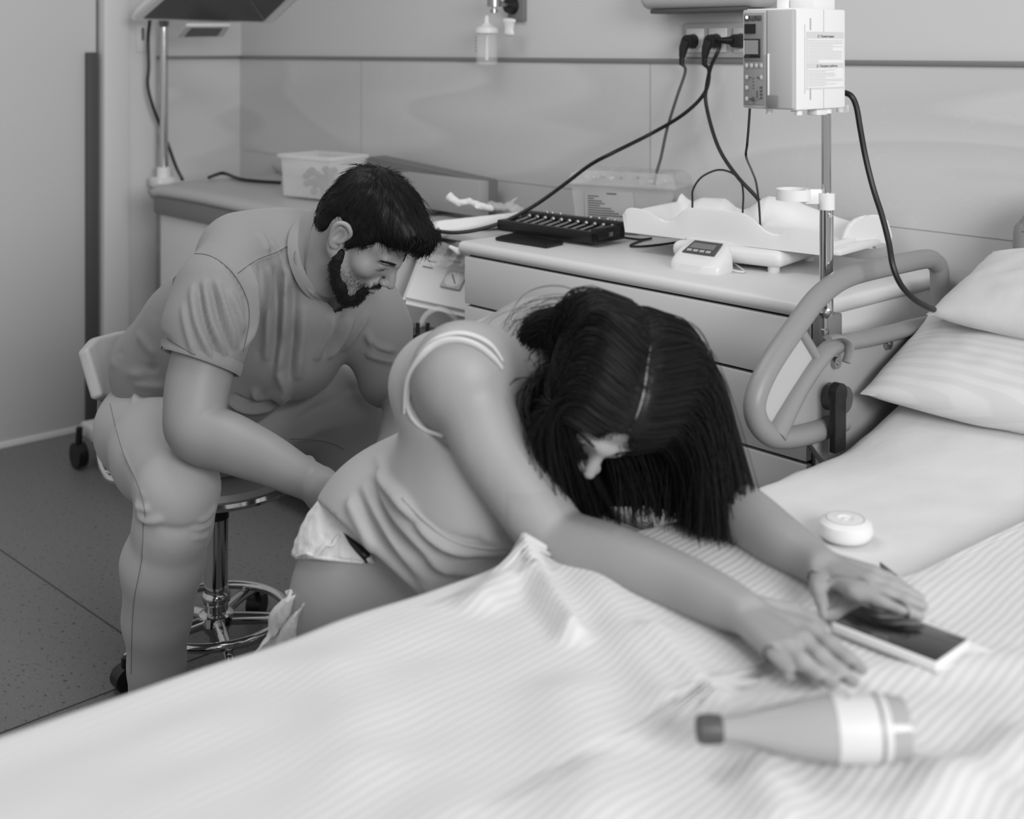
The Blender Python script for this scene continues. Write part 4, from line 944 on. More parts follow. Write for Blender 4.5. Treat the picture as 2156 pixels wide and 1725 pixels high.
# bottle
bt = thing('drink_bottle', 'glass drink bottle with a dark cap lying on the blanket in the foreground', 'bottle', onZ(1690, 1540, .8))
bz = .818; p0 = onZ(1470, 1536, bz); p1 = onZ(1912, 1534, bz); ax = (p1-p0); LB = ax.length; ax = ax.normalized()
rs = LB/.232
def bot_mat():
    m = mat('tinted_drink_glass', .66, .12, alpha=.9); return m
MB().lathe([(.0, .012*rs), (.0115*rs, .012*rs), (.0125*rs, .03*rs), (.015*rs, .05*rs), (.023*rs, .085*rs), (.0305*rs, .12*rs), (.034*rs, .15*rs), (.034*rs, .212*rs), (.031*rs, .228*rs), (.02*rs, .231*rs), (0, .231*rs)], p0, ax, 40).build('glass', bot_mat(), bt)
MB().lathe([(0, -.002*rs), (.011*rs, -.002*rs), (.0145*rs, .001*rs), (.0155*rs, .012*rs), (.0145*rs, .025*rs), (.0120*rs, .027*rs), (0, .027*rs)], p0, ax, 30).build('cap', M['dgrey'], bt)
MB().lathe([(.0345*rs, .148*rs), (.0347*rs, .150*rs), (.0347*rs, .204*rs), (.0345*rs, .206*rs)], p0, ax, 40, caps=False).build('paper_label', mat('bottle_label', .80, .5), bt)
MB().lathe([(.0350*rs, .194*rs), (.0350*rs, .1985*rs)], p0, ax, 40, caps=False).build('label_stripe', M['grey'], bt)
c = p0+ax*.165*rs+Vector((0, 0, .0345*rs)); MB().sph(c+ (-FW)*.0*rs, .003*rs, (1, 1, .3), seg=12).build('label_dot', M['grey'], bt)
# ================================================================ the man's stool
SP = Vector((-2.728, 1.508, 0))
st = thing('swivel_stool', 'round swivel stool with a low backrest, chrome gas column and foot ring, under the man', 'stool', SP)
MB().lathe([(0, .430), (.165, .430), (.185, .436), (.192, .448), (.187, .462), (.15, .474), (0, .478)], SP, seg=56).build('seat', M['vinyl'], st)
MB().lathe([(.186, .424), (.198, .428), (.2, .436), (.196, .444), (.184, .438), (.186, .424)], SP, seg=56, caps=False).build('seat_rim', M['chrome'], st)
MB().cyl(SP+Vector((0, 0, .34)), SP+Vector((0, 0, .43)), .014, seg=20).build('gas_piston', M['dgrey'], st)
MB().cyl(SP+Vector((0, 0, .10)), SP+Vector((0, 0, .362)), .029, seg=32).build('column', M['chrome'], st)
MB().cyl(SP+Vector((0, 0, .345)), SP+Vector((0, 0, .368)), .031, seg=32).build('column_cap', M['black'], st)
MB().lathe([(.029, .165), (.034, .16), (.035, .15), (.034, .14), (.029, .135)], SP, seg=32, caps=False).lathe([(.03, .118), (.042, .110), (.045, .09), (.032, .07), (.018, .055), (.016, .035), (0, .03)], SP, seg=32).build('hub', M['chrome'], st)
ringz = .105; rR = .172
MB().tube([SP+Vector((rR*math.cos(a_), rR*math.sin(a_), ringz)) for a_ in [2*math.pi*k/48 for k in range(48)]], .0115, 12, closed=True).build('foot_ring', M['chrome'], st)
for k in range(5):
    a_ = math.radians(-67+72*k); d = RT*math.cos(a_)+FW*math.sin(a_)
    lg = MB().tube([SP+d*.03+Vector((0, 0, .095)), SP+d*.14+Vector((0, 0, .09)), SP+d*.235+Vector((0, 0, .072))], [.016, .014, .012], 12, smooth=4).build('leg', M['chrome'], st)
    c = SP+d*.235; MB().cyl(c+Vector((0, 0, .075)), c+Vector((0, 0, .05)), .008, seg=12).cyl(c+d.cross(Vector((0, 0, 1)))*.02+Vector((0, 0, .028)), c-d.cross(Vector((0, 0, 1)))*.02+Vector((0, 0, .028)), .028, seg=20).build('caster', M['black'], lg)
# backrest: curved pad at the stool's left as seen
bc = W(190, 790, 3.02)
BR = [(250, 688, 3.20), (205, 700, 3.12), (172, 716, 3.05), (164, 740, 3.02), (176, 780, 3.0), (196, 835, 2.98), (208, 850, 2.98), (240, 845, 3.05)]
S = SDF(); pts = [W(*q_) for q_ in [(172, 738, 3.02), (196, 712, 3.10), (245, 699, 3.20), (300, 692, 3.30)]]
lowp = [W(*q_) for q_ in [(205, 838, 2.98), (216, 842, 3.06), (250, 845, 3.16), (300, 848, 3.28)]]
P = []
for i in range(21):
    u = i/20*3; k = min(int(u), 2); f = u-k; A_ = pts[k].lerp(pts[k+1], f); B_ = lowp[k].lerp(lowp[k+1], f); P.append([A_.lerp(B_, j/12) for j in range(13)])
b = MB().grid(P); bo = b.build('backrest', M['vinyl'], st, angle=80); md = bo.modifiers.new('s', 'SOLIDIFY'); md.thickness = .030; md.offset = 0
bv = bo.modifiers.new('b', 'BEVEL'); bv.width = .011; bv.segments = 4
MB().tube([W(214, 840, 3.08), W(212, 900, 3.10), W(212, 960, 3.08), W(222, 995, 3.06), W(245, 1012, 3.04), W(330, 1010, 3.04), W(400, 1005, 3.04)], .010, 12, smooth=6).build('back_bar', M['chrome'], st)

# the woman's seat, mostly hidden by the bed
WS = Vector((-1.74, 1.29, 0))
ws = thing('padded_stool', 'low padded seat under the woman, hidden behind the bed edge', 'stool', WS)
MB().lathe([(0, .40), (.15, .40), (.165, .42), (.165, .48), (.15, .50), (0, .505)], WS, seg=48).build('seat', M['vinyl'], ws)
for k in range(4):
    a_ = .78+math.pi/2*k; d = Vector((math.cos(a_), math.sin(a_), 0)); MB().cyl(WS+d*.12+Vector((0, 0, .41)), WS+d*.15, .014, seg=14).build('leg', M['chrome'], ws)
# disposable sheet hanging off that seat
P = []; 
tp = [W(600, 1245, 2.07), W(640, 1260, 2.03), W(700, 1290, 2.0)]; bt_ = [W(535, 1390, 2.10), W(600, 1420, 2.05), W(700, 1440, 2.0)]
for i in range(17):
    u = i/16*2; k = min(int(u), 1); A_ = tp[k].lerp(tp[k+1], u-k); B_ = bt_[k].lerp(bt_[k+1], u-k)
    P.append([A_.lerp(B_, j/14)+RT*.006*math.sin(j*.9+i)+FW*.012*math.sin(i*1.3+j*.4) for j in range(15)])
o = MB().grid(P).build('disposable_sheet', M['pad'], angle=80); tag(o, 'crinkled white disposable sheet hanging off the woman\'s seat beside the stool ring', 'sheet'); o.modifiers.new('s', 'SOLIDIFY').thickness = .003
# ================================================================ people: shared sculpting helpers
def frame(O, f, u):
    f = Vector(f).normalized(); u = (Vector(u)-f*Vector(u).dot(f)).normalized(); r = f.cross(u)
    return O, r, f, u
def camv(r, f, z): return RT*r+FW*f+Vector((0, 0, z))
def add_head(S, fr, male=True, k=.012, s=1.0):
    O, r, f, u = fr; Rm = np.array((tuple(r), tuple(f), tuple(u))).T
    L = lambda x, y, z: O+(r*x+f*y+u*z)*s
    E = lambda c, rd, kk=k, sub=False: S.ell(L(*c), [q*s for q in rd], Rm, kk, sub)
    K = lambda a, b, r1, r2, kk=k, sub=False: S.cone(L(*a), L(*b), r1*s, r2*s, kk, sub)
    E((0, -.008, .055), (.076, .098, .085)); E((0, .048, .050), (.063, .054, .062), .02); E((0, .052, -.010), (.058, .054, .062), .02)
    E((0, .050, -.058), (.050, .048, .036), .02)
    E((0, .092, -.086), (.022, .018, .017), .02)
    for q in (-1, 1):
        E((q*.044, .068, -.008), (.022, .026, .020), .02)
        K((q*.058, .008, -.035), (q*.024, .084, -.084), .017, .016, .02)
        K((q*.008, .108, .034), (q*.042, .093, .036), .008, .008, .014)
    for q in (-1, 1): E((q*.031, .111, .017), (.019, .013, .011), .012, True)
    for q in (-1, 1):
        E((q*.031, .0885, .0165), (.0140, .0130, .0120), .005)
        K((q*.020, .1000, .0105), (q*.042, .0945, .0115), .0030, .0028, .004)       # lower lid
        K((q*.018, .1035, .0190), (q*.043, .0960, .0200), .0026, .0026, .004)       # upper lid fold
    K((0, .106, .030), (0, .126, .002), .0075, .0085, .010); K((0, .120, .002), (0, .133, -.008), .009, .0105, .008)
    for q in (-1, 1):
        E((q*.0125, .1215, -.0125), (.0085, .0105, .0075), .006)
        E((q*.0065, .1265, -.0195), (.0036, .0055, .0030), .003, True)
    E((0, .100, .012), (.013, .012, .024), .010)
    E((0, .108, -.035), (.028, .010, .016), .012)
    K((-.019, .109, -.0395), (0, .1165, -.0365), .0045, .0062, .005); K((.019, .109, -.0395), (0, .1165, -.0365), .0045, .0062, .005)
    K((-.016, .108, -.0485), (0, .1140, -.0505), .0050, .0075, .006); K((.016, .108, -.0485), (0, .1140, -.0505), .0050, .0075, .006)
    for q in (-1, 1): K((q*.024, .108, -.0428), (0, .1225, -.0428), .0014, .0022, .003, True)
    E((0, .112, -.062), (.014, .006, .004), .008, True)
    for q in (-1, 1):      # ears
        pts = [(.070, .012, .012), (.079, .006, .030), (.084, -.010, .036), (.086, -.024, .026), (.084, -.026, .008), (.079, -.016, -.012), (.074, -.004, -.024), (.071, .006, -.020)]
        pts = [(q*a, b, c) for a, b, c in pts]
        ep_ = spline([L(*p_) for p_ in pts], 4); S.chain(ep_, [float(np.interp(i_/(len(ep_)-1), np.linspace(0, 1, 8), [.0045, .0048, .0048, .005, .0046, .0046, .0062, .005]))*s for i_ in range(len(ep_))], .003)
        E((q*.076, -.008, .006), (.006, .017, .026), .006)
        E((q*.084, -.007, .006), (.009, .010, .015), .004, True)
        E((q*.085, -.014, .022), (.005, .006, .006), .004, True)
        K((q*.080, -.017, .020), (q*.080, -.017, -.004), .003, .003, .003)
        K((q*.074, .006, .002), (q*.076, .005, -.006), .005, .004, .004)
    return L, Rm
def hand(S, wrist, palm_dir, normal, size=1.0, side=1, curl=(.2, .25, .2, .2, .2), spread=.12, fr=None, kk=.006):
    """generic hand: palm_dir towards the knuckles, normal = back of the hand, side=+1 thumb towards palm_dir x normal"""
    d = Vector(palm_dir).normalized(); n = (Vector(normal)-d*Vector(normal).dot(d)).normalized(); l = d.cross(n)*side
    P = lambda a, b, c: wrist+(d*a+l*b+n*c)*size
    S.cone(P(-.01, 0, 0), P(.03, 0, 0), .026*size, .026*size, .015)
    for b, z in ((.028, 0), (.009, .004), (-.010, .003), (-.028, -.002)):
        S.cone(P(.018, b*.6, -.004), P(.082, b, z), .018*size, .0125*size, .014)
    lens = ((.040, .024, .019), (.045, .028, .020), (.042, .026, .020), (.032, .020, .018))
    for i, (b, ls) in enumerate(zip((.029, .0095, -.0105, -.029), lens)):
        p = P(.085, b, .003-.003*abs(i-1)); ang = curl[i+1]; dd = d+l*spread*(1-.72*i); dd.normalize()
        rs_ = [.0095, .0088, .0078, .0066]; q = p; pts = [p]
        for j, ln in enumerate(ls):
            a = ang*(j+1)*.8; v_ = dd*math.cos(a)-n*math.sin(a); q = q+v_*ln*size; pts.append(q)
        S.chain(pts, [x*size for x in rs_], kk)
    t0 = P(.018, .026, -.006); t1 = P(.045, .052, -.012); t2 = P(.075, .062, -.016-.01*curl[0]); t3 = P(.098, .062, -.018-.03*curl[0])
    S.chain([t0, t1, t2, t3], [.017*size, .0125*size, .0100*size, .008*size], .010)
def nail(name, c, d, n, w_, l_, m, parent):
    d = Vector(d).normalized(); n = Vector(n).normalized(); x = d.cross(n)
    P_ = []
    for i in range(7):
        a = -1+2*i/6; P_.append([Vector(c)+x*a*w_+d*(b_*l_)-n*(a*a*.0012)-n*(max(0, b_)*.0006)+n*.0002 for b_ in (-1, -.5, 0, .5, 1)])
    MB().grid(P_).build(name, m, parent, angle=80)
def strands(name, lines, r0, m, parent, tip=.25):
    """lines: (n, k, 3) array -> one hair mesh of thin tapered square tubes"""
    n, k, _ = lines.shape; T = np.gradient(lines, axis=1); T /= np.maximum(np.linalg.norm(T, axis=2, keepdims=True), 1e-9)
    ref = np.array([.3, .2, .93]); A = np.cross(T, ref); A /= np.maximum(np.linalg.norm(A, axis=2, keepdims=True), 1e-9); B = np.cross(T, A)
    rad = (r0*np.linspace(1, tip, k)**.7)[None, :, None]
    V = np.stack([lines+A*rad, lines+B*rad, lines-A*rad, lines-B*rad], 2).reshape(-1, 3)
    idx = np.arange(n*k*4).reshape(n, k, 4); F = []
    for q in range(4): F.append(np.stack([idx[:, :-1, q], idx[:, :-1, (q+1) % 4], idx[:, 1:, (q+1) % 4], idx[:, 1:, q]], -1).reshape(-1, 4))
    return npmesh(name, [(V, np.concatenate(F))], m, parent)
def tohead(fr, s=1.0):
    O, r, f, u = fr; A = np.array((tuple(r), tuple(f), tuple(u)))*s
    return lambda P: np.asarray(P)@A+np.array(tuple(O))

# ================================================================ the man
man = thing('person', 'bearded person in a grey t-shirt and light trousers, leaning forward on a swivel stool', 'person', (-2.7, 1.5, 0))
hf = frame(W(750, 492, 2.66), camv(.62, -.20, -.76), camv(.79, -.28, .62))
B = SDF()
L, Rm = add_head(B, hf, True, s=1.0)
ear_L = L
nb = W(640, 560, 2.76)
neck_top = L(0, -.028, -.02)
B.cone(neck_top, nb, .058, .068, .025); B.cone(L(0, .03, -.055), W(690, 575, 2.72), .04, .055, .03); B.cone(L(0, -.05, .0), W(655, 500, 2.79), .045, .055, .03)
B.cone(nb, W(560, 640, 2.82), .065, .085, .05)
# trunk, pelvis and legs under the clothes
B.chain([W(560, 640, 2.82), W(470, 720, 2.90), W(380, 820, 2.98), W(360, 880, 3.0)], [.09, .10, .10, .11], .05)
B.cone(W(480, 600, 2.70), W(750, 660, 2.89), .05, .05, .03)
rsh, rel, rwr = W(468, 610, 2.62), W(408, 885, 2.50), W(662, 1018, 2.40)
B.limb([rsh, W(430, 755, 2.545), W(413, 835, 2.51), W(418, 905, 2.48), W(482, 932, 2.455), W(560, 966, 2.43), W(625, 1000, 2.408), rwr, rwr+(W(715, 1062, 2.33)-rwr)*.25], [.068, .067, .063, .060, .0565, .0475, .037, .0325, .032])
B.cone(W(395, 905, 2.52), W(400, 900, 2.50), .035, .04, .03)
hd_ = W(715, 1062, 2.33)-rwr
hand(B, rwr, hd_, camv(-.35, -.8, .15), 1.08, side=1, curl=(.3, .35, .35, .35, .35), spread=.10)
lsh = W(790, 650, 2.88)
B.chain([lsh, W(835, 800, 2.84), W(850, 850, 2.80)], [.058, .052, .045], .02); B.chain([W(850, 850, 2.80), W(830, 960, 2.62), W(800, 1030, 2.50)], [.045, .042, .030], .02)
hand(B, W(800, 1030, 2.50), W(780, 1080, 2.38)-W(800, 1030, 2.50), camv(.5, -.6, .5), 1.0, side=-1, curl=(.2, .4, .4, .4, .4))
kR, aR = W(375, 1025, 2.52), W(324, 1450, 2.66); kL, aL = W(735, 858, 2.98), W(835, 1345, 3.0)
B.chain([W(330, 905, 2.95), W(350, 965, 2.76), kR], [.075, .072, .058], .03); B.chain([kR, W(350, 1180, 2.57), aR], [.06, .055, .042], .03)
B.chain([W(440, 890, 2.98), kL], [.078, .06], .03); B.chain([kL, W(775, 1050, 3.0), aL], [.06, .055, .042], .03)
lo, hi = B.bounds()
V1 = B.mesh(.009, smooth=3)
def boxof(pts, pad): P_ = np.array([tuple(p) for p in pts]); return P_.min(0)-pad, P_.max(0)+pad
lo, hi = boxof([L(0, .09, -.04), L(0, -.06, .08), L(0, 0, 0), nb], .10)
V2 = B.mesh(.0024, lo, hi, 2)
lo, hi = boxof([W(410, 760, 2.55), rel, rwr, rwr+hd_*1.6], .085)
V3 = B.mesh(.0035, lo, hi, 2)
def drop(VF, boxes):      # remove coarse faces inside the finely sampled boxes
    V, F = VF; c = V[F].mean(1); keep = np.ones(len(F), bool)
    for lo, hi in boxes: keep &= ~((c > lo+.012) & (c < hi-.012)).all(1)
    return V, F[keep]
hb1 = boxof([L(0, .09, -.04), L(0, -.06, .08), L(0, 0, 0), nb], .10); hb2 = boxof([W(410, 760, 2.55), rel, rwr, rwr+hd_*1.6], .085)
npmesh('body', [drop(V1, [hb1, hb2]), V2, V3], M['skin'], man)

# trousers
T = SDF()
T.ell(W(352, 893, 3.0), (.165, .165, .125), k=.05)
T.chain([W(318, 905, 2.94), W(345, 955, 2.76), W(374, 1030, 2.535)], [.120, .105, .083], .05)
T.chain([W(374, 1030, 2.535), W(366, 1100, 2.545)], [.083, .080], .02)
T.chain([W(364, 1105, 2.55), W(343, 1185, 2.58), W(331, 1300, 2.62), W(330, 1400, 2.65), W(328, 1450, 2.67)], [.076, .084, .070, .0585, .058], .02)
T.chain([W(430, 900, 3.0), W(560, 880, 3.02), W(690, 852, 3.0), W(745, 860, 2.98)], [.115, .108, .096, .090], .05)
T.chain([W(760, 880, 2.98), W(765, 960, 3.0), W(790, 1060, 3.0), W(830, 1330, 3.0)], [.085, .10, .082, .06], .04)
T.ell(W(470, 925, 2.95), (.11, .11, .075), k=.05)
V, F = T.mesh(.0055, smooth=3)
V = folds(V, F, [([(228, 845), (245, 900), (262, 960), (300, 1040), (305, 1085)], .004, .0018), ([(290, 1075), (310, 1095), (345, 1092)], .010, .010), ([(286, 1060), (300, 1070), (318, 1072)], .008, .008),
  ([(455, 1060), (440, 1085), (415, 1100)], .008, .006), ([(448, 1095), (430, 1110), (400, 1115)], .007, .006), ([(440, 1125), (425, 1132), (405, 1132)], .006, .005), ([(330, 1110), (380, 1118), (425, 1105)], .012, -.006),
  ([(300, 1100), (300, 1200), (285, 1300), (278, 1400)], .0035, .0015),
  ([(545, 900), (610, 830), (680, 785)], .018, .010), ([(560, 930), (640, 870), (740, 830)], .018, .010), ([(590, 950), (680, 900), (790, 870)], .014, .008), ([(540, 880), (590, 820), (650, 775)], .010, -.006), ([(580, 915), (660, 850), (760, 815)], .012, -.007),
  ([(600, 925), (660, 925), (720, 945)], .004, .002), ([(300, 790), (290, 830), (282, 850)], .010, .012), ([(320, 790), (305, 815)], .006, .006), ([(350, 960), (400, 940), (440, 960)], .03, .004)])
tro = npmesh('trousers', [(V, F)], M['trousers'], man); bvt = BVHTree.FromPolygons([tuple(v) for v in V], [tuple(int(i) for i in f_) for f_ in F]); tseams = [[(232, 850), (245, 905), (262, 960), (290, 1020), (302, 1060), (306, 1090)], [(302, 1100), (298, 1180), (283, 1260), (278, 1330), (276, 1420)], [(610, 925), (660, 926), (700, 935), (725, 948)]]

# t-shirt
T = SDF()
def ori(e1, e2): e1 = Vector(e1).normalized(); e2 = (Vector(e2)-e1*e1.dot(Vector(e2))).normalized(); return np.array((tuple(e1), tuple(e2), tuple(e1.cross(e2)))).T
sd = camv(.62, .0, .78); pd = camv(.78, -.25, -.62)      # along the spine, across it
Ro = ori(pd, sd)
T.ell(W(362, 800, 2.97), (.165, .13, .135), Ro, .06)
T.ell(W(440, 728, 2.92), (.185, .17, .140), Ro, .06)
T.ell(W(545, 635, 2.83), (.180, .19, .135), ori(camv(.95, .1, -.25), sd), .06)
T.ell(W(600, 590, 2.80), (.165, .135, .120), ori(camv(1, .2, -.15), camv(.3, 0, 1)), .06)
T.cone(W(500, 530, 2.74), W(600, 520, 2.80), .085, .075, .06)
T.cone(W(655, 640, 2.80), W(770, 655, 2.86), .095, .080, .05)
T.ell(W(610, 750, 2.84), (.125, .115, .10), k=.06)
T.ell(W(500, 800, 2.90), (.125, .09, .10), k=.06)
T.cone(W(615, 530, 2.79), W(675, 548, 2.745), .085, .080, .03)
coC, coN = W(672, 545, 2.735), camv(.86, -.38, .33)
# right sleeve
T.chain([W(490, 560, 2.66), W(462, 615, 2.61), W(436, 690, 2.565), W(424, 765, 2.535)], [.078, .0865, .084, .080], .04)
# left sleeve
T.chain([W(770, 635, 2.88), W(795, 700, 2.86), W(812, 800, 2.83)], [.068, .072, .064], .04)
# openings: neck and sleeve ends
nd = (W(740, 500, 2.64)-nb).normalized()
Vs, Fs = T.mesh(.005, smooth=1)
# trim below the sleeve hem only (the arm's own region)
c = Vs[Fs].mean(1)
sh_lines = [([(640, 452), (632, 500), (630, 545), (640, 590), (668, 622), (700, 630)], .009, .008),
  ([(655, 462), (643, 500), (641, 545), (652, 585), (680, 612)], .005, -.004),
  ([(372, 540), (400, 520), (450, 540), (490, 580), (515, 630), (520, 680)], .0045, -.005), ([(498, 578), (540, 550), (580, 535), (622, 508)], .003, .0022),
  ([(522, 560), (535, 620), (530, 690), (505, 740)], .012, .009), ([(560, 560), (565, 660), (560, 760)], .014, .009), ([(600, 560), (600, 660), (590, 760), (585, 840)], .012, .011), ([(580, 560), (582, 660), (575, 770)], .010, -.007),
  ([(545, 560), (550, 650), (545, 750)], .009, -.008), ([(640, 640), (635, 720), (625, 800)], .014, .008), ([(620, 600), (617, 700), (608, 800)], .010, -.008), ([(700, 660), (690, 700), (665, 760)], .013, .010), ([(740, 670), (715, 720), (690, 755)], .011, .010), ([(775, 660), (750, 700), (720, 740)], .010, .008), ([(722, 665), (702, 712), (680, 752)], .008, -.008),
  ([(660, 500), (620, 560), (600, 620)], .012, .006), ([(560, 500), (590, 540), (600, 580)], .010, .006), ([(545, 490), (565, 530)], .008, .006),
  ([(405, 600), (415, 680), (450, 760)], .010, .008), ([(430, 590), (445, 680), (475, 750)], .010, .009), ([(455, 590), (475, 660), (495, 735)], .010, .009), ([(480, 610), (500, 660), (512, 700)], .009, .008), ([(418, 600), (430, 680), (460, 755)], .008, -.007), ([(443, 595), (462, 675), (487, 745)], .008, -.007),
  ([(385, 640), (395, 700), (410, 750)], .009, .005), ([(345, 722), (400, 752), (450, 770), (498, 778)], .005, .004),
  ([(235, 760), (290, 790), (350, 800)], .012, .010), ([(225, 790), (280, 810), (350, 815)], .010, .010), ([(250, 740), (320, 775), (355, 790)], .009, -.008), ([(320, 660), (350, 720), (352, 780)], .012, -.007), ([(290, 700), (330, 750)], .012, .006),
  ([(480, 810), (540, 830), (600, 820)], .014, .010), ([(480, 845), (530, 862), (590, 850)], .010, .010), ([(490, 830), (540, 848), (590, 838)], .007, -.007), ([(590, 780), (600, 820), (590, 845)], .014, .012),
  ([(770, 700), (790, 730), (830, 740)], .010, .008), ([(770, 745), (800, 755), (835, 765)], .009, .008), ([(780, 722), (800, 740), (835, 752)], .006, -.006)]
Vs = folds(Vs, Fs, [(p_, w_*(.8 if p_[0][0] > 360 else 1), h_*(1.5 if p_[0][0] > 360 else .8)) for p_, w_, h_ in sh_lines])
# cut the sleeve ends with planes through the hems
def cutplane(V, F, p, n, near, rad):
    c = V[F].mean(1)-np.array(tuple(p)); side = c@np.array(tuple(Vector(n).normalized())); d = np.linalg.norm(V[F].mean(1)-np.array(tuple(near)), axis=1)
    return F[~((side > 0) & (d < rad))]
hp0 = W(424, 762, 2.535); hn = W(418, 830, 2.51)-W(440, 700, 2.56); hn = Vector(hn)+camv(-.03, 0, 0)
Fs = cutplane(Vs, Fs, hp0, hn, hp0, .16)
Fs = cutplane(Vs, Fs, coC, coN, coC, .125)
tsh = npmesh('t_shirt', [(Vs, Fs)], M['shirt'], man)
bvs = BVHTree.FromPolygons([tuple(v) for v in Vs], [tuple(int(i) for i in f_) for f_ in Fs])
def onsurf(pts, bv_, off=.0004, n=8):
    q_ = [bv_.ray_cast(Vector((0, 0, H)), ray(*p_))[0] for p_ in spline([(a_, b_, 0) for a_, b_ in pts], n) for p_ in [(p_[0], p_[1])]]
    return [h_+(Vector((0, 0, H))-h_).normalized()*off for h_ in q_ if h_ is not None]
M['seam'] = mat('shirt_seam', .36, .9)
for ln_ in tseams:
    q_ = onsurf(ln_, bvt)
    if len(q_) > 3: MB().tube(q_, .0010, 6).build('side_seam', M['mgrey'], tro)
for nm_, ln_ in (('sleeve_seam', [(364, 600), (372, 545), (400, 535), (445, 540), (490, 575), (520, 630), (524, 680), (512, 740)]), ('shoulder_seam', [(500, 576), (540, 548), (585, 530), (622, 508)]), ('hem_stitching', [(352, 712), (400, 742), (450, 760), (494, 768)])):
    q_ = onsurf(ln_, bvs)
    if len(q_) > 3: MB().tube(q_, .0010, 6).build(nm_, M['seam'], tsh)
# sleeve hem band
def loop_at(p, n, r1, r2, ax, k=40):
    n = Vector(n).normalized(); a = (Vector(ax)-n*Vector(ax).dot(n)).normalized(); b_ = n.cross(a)
    return [Vector(p)+a*math.cos(2*math.pi*q/k)*r1+b_*math.sin(2*math.pi*q/k)*r2 for q in range(k)]
bmh = MB(); hl_ = []
for q, (off, rr_) in enumerate(((-.022, .0825), (-.012, .0850), (-.002, .0860), (.003, .084), (.001, .075), (-.02, .070))):
    hl_.append(loop_at(hp0+Vector(hn).normalized()*off, hn, rr_, rr_*.98, RT)); hl_[-1].append(hl_[-1][0])
bmh.grid(hl_).build('sleeve_hem', M['shirt'], tsh, angle=80)
cr_ = []
for off, rr_ in ((-.016, .096), (-.006, .0925), (.003, .087), (.006, .082), (.002, .078), (-.012, .074)):
    cr_.append(loop_at(coC+coN.normalized()*off, coN, rr_*.93, rr_, FW)); cr_[-1].append(cr_[-1][0])
MB().grid(cr_).build('collar', M['shirt'], tsh, angle=80)
# necklace
mc = [W(x_, y_, t_) for x_, y_, t_ in ((655, 470, 2.70), (646, 500, 2.675), (640, 540, 2.665), (640, 570, 2.668), (648, 592, 2.675))]
bvh_b = BVHTree.FromPolygons([tuple(v) for v in V2[0]], [tuple(int(i) for i in f_) for f_ in V2[1]])
pts = []
for x_, y_ in ((662, 462), (655, 480), (649, 505), (645, 530), (643, 555), (645, 580), (652, 598)):
    h_ = bvh_b.ray_cast(Vector((0, 0, H)), ray(x_, y_))[0]
    if h_: pts.append(h_+(Vector((0, 0, H))-h_).normalized()*.002)
if len(pts) > 2:
    b = MB(); sp_ = spline(pts, 12)
    for i, p_ in enumerate(sp_): b.sph(p_, .0021, seg=6)
    b.build('neck_chain', M['chrome'], man)

# hair: a close cap and combed strands
HC = SDF()
def hl(x, y, z): return L(x, y, z)
def HE(c_, rd, k_=.015, sub=False): HC.ell(hl(*c_), rd, Rm, k_, sub)
HE((0, -.006, .072), (.083, .106, .086)); HE((0, .030, .100), (.074, .088, .052), .02); HE((0, .088, .112), (.056, .034, .026), .02)
HE((0, -.066, .020), (.068, .042, .062), .02); HE((0, -.052, -.020), (.062, .034, .040), .02)
for q in (-1, 1): HE((q*.070, .016, .046), (.011, .032, .034), .012); HE((q*.069, .020, .014), (.007, .010, .020), .01)
HE((0, .118, .040), (.085, .058, .046), .010, True)
V, F = HC.mesh(.0035, smooth=2)
lc = (V-np.array(tuple(L(0, 0, 0))))@Rm
wob = np.array([mnoise.noise(Vector((a_*90, b_*28, c_*28))) for a_, b_, c_ in lc]); V = V+vnormals(V, F)*(wob*.0028)[:, None]
hairo = npmesh('hair', [(V, F)], M['hair'], man)
N = vnormals(V, F); up_ = lc[:, 2]
sel = RNG.choice(len(V), 6500); P0 = V[sel]; l0_ = lc[sel]; N0 = N[sel]@Rm
crown = np.array([0, -.055, .155]); dirl = l0_-crown; dirl[:, 1] += .03+.25*np.maximum(l0_[:, 1], 0); dirl[:, 2] -= .02
dirl -= N0*(dirl*N0).sum(1)[:, None]; dirl /= np.linalg.norm(dirl, axis=1)[:, None]; dirl += RNG.normal(0, .16, dirl.shape)
ln = np.where(l0_[:, 2] > .075, .030, np.where(l0_[:, 2] > .02, .016, .010))*RNG.uniform(.6, 1.2, len(sel))
ks = np.linspace(0, 1, 5)[None, :, None]
lines = l0_[:, None, :]-N0[:, None, :]*.0015+dirl[:, None, :]*ln[:, None, None]*ks+N0[:, None, :]*(np.sin(ks*2.6)*.0030*RNG.uniform(.4, 1.6, (len(sel), 1, 1)))
lines[:, :, 2] -= (ks[:, :, 0]**2)*.004*(l0_[:, 1:2] > .05)
strands('hair_strands', tohead(hf)(lines), .00045, M['hair'], hairo)
# fringe hanging over the forehead and loose wisps
n_ = 700; x0 = RNG.uniform(-.058, .058, n_); st0 = np.stack([x0, .100+.018*(1-(x0/.06)**2)+RNG.normal(0, .004, n_), .122+RNG.normal(0, .008, n_)], 1)
ed = st0+np.stack([RNG.normal(0, .006, n_), .014+RNG.normal(0, .005, n_)-.010*(np.abs(x0)/.06), -.018+RNG.normal(0, .006, n_)], 1)
ml = (st0+ed)/2+np.stack([0*x0, .008+0*x0, .006+0*x0], 1); t_ = np.linspace(0, 1, 7)[None, :, None]
strands('fringe', tohead(hf)((1-t_)**2*st0[:, None]+2*t_*(1-t_)*ml[:, None]+t_**2*ed[:, None]), .0007, M['hair'], hairo)
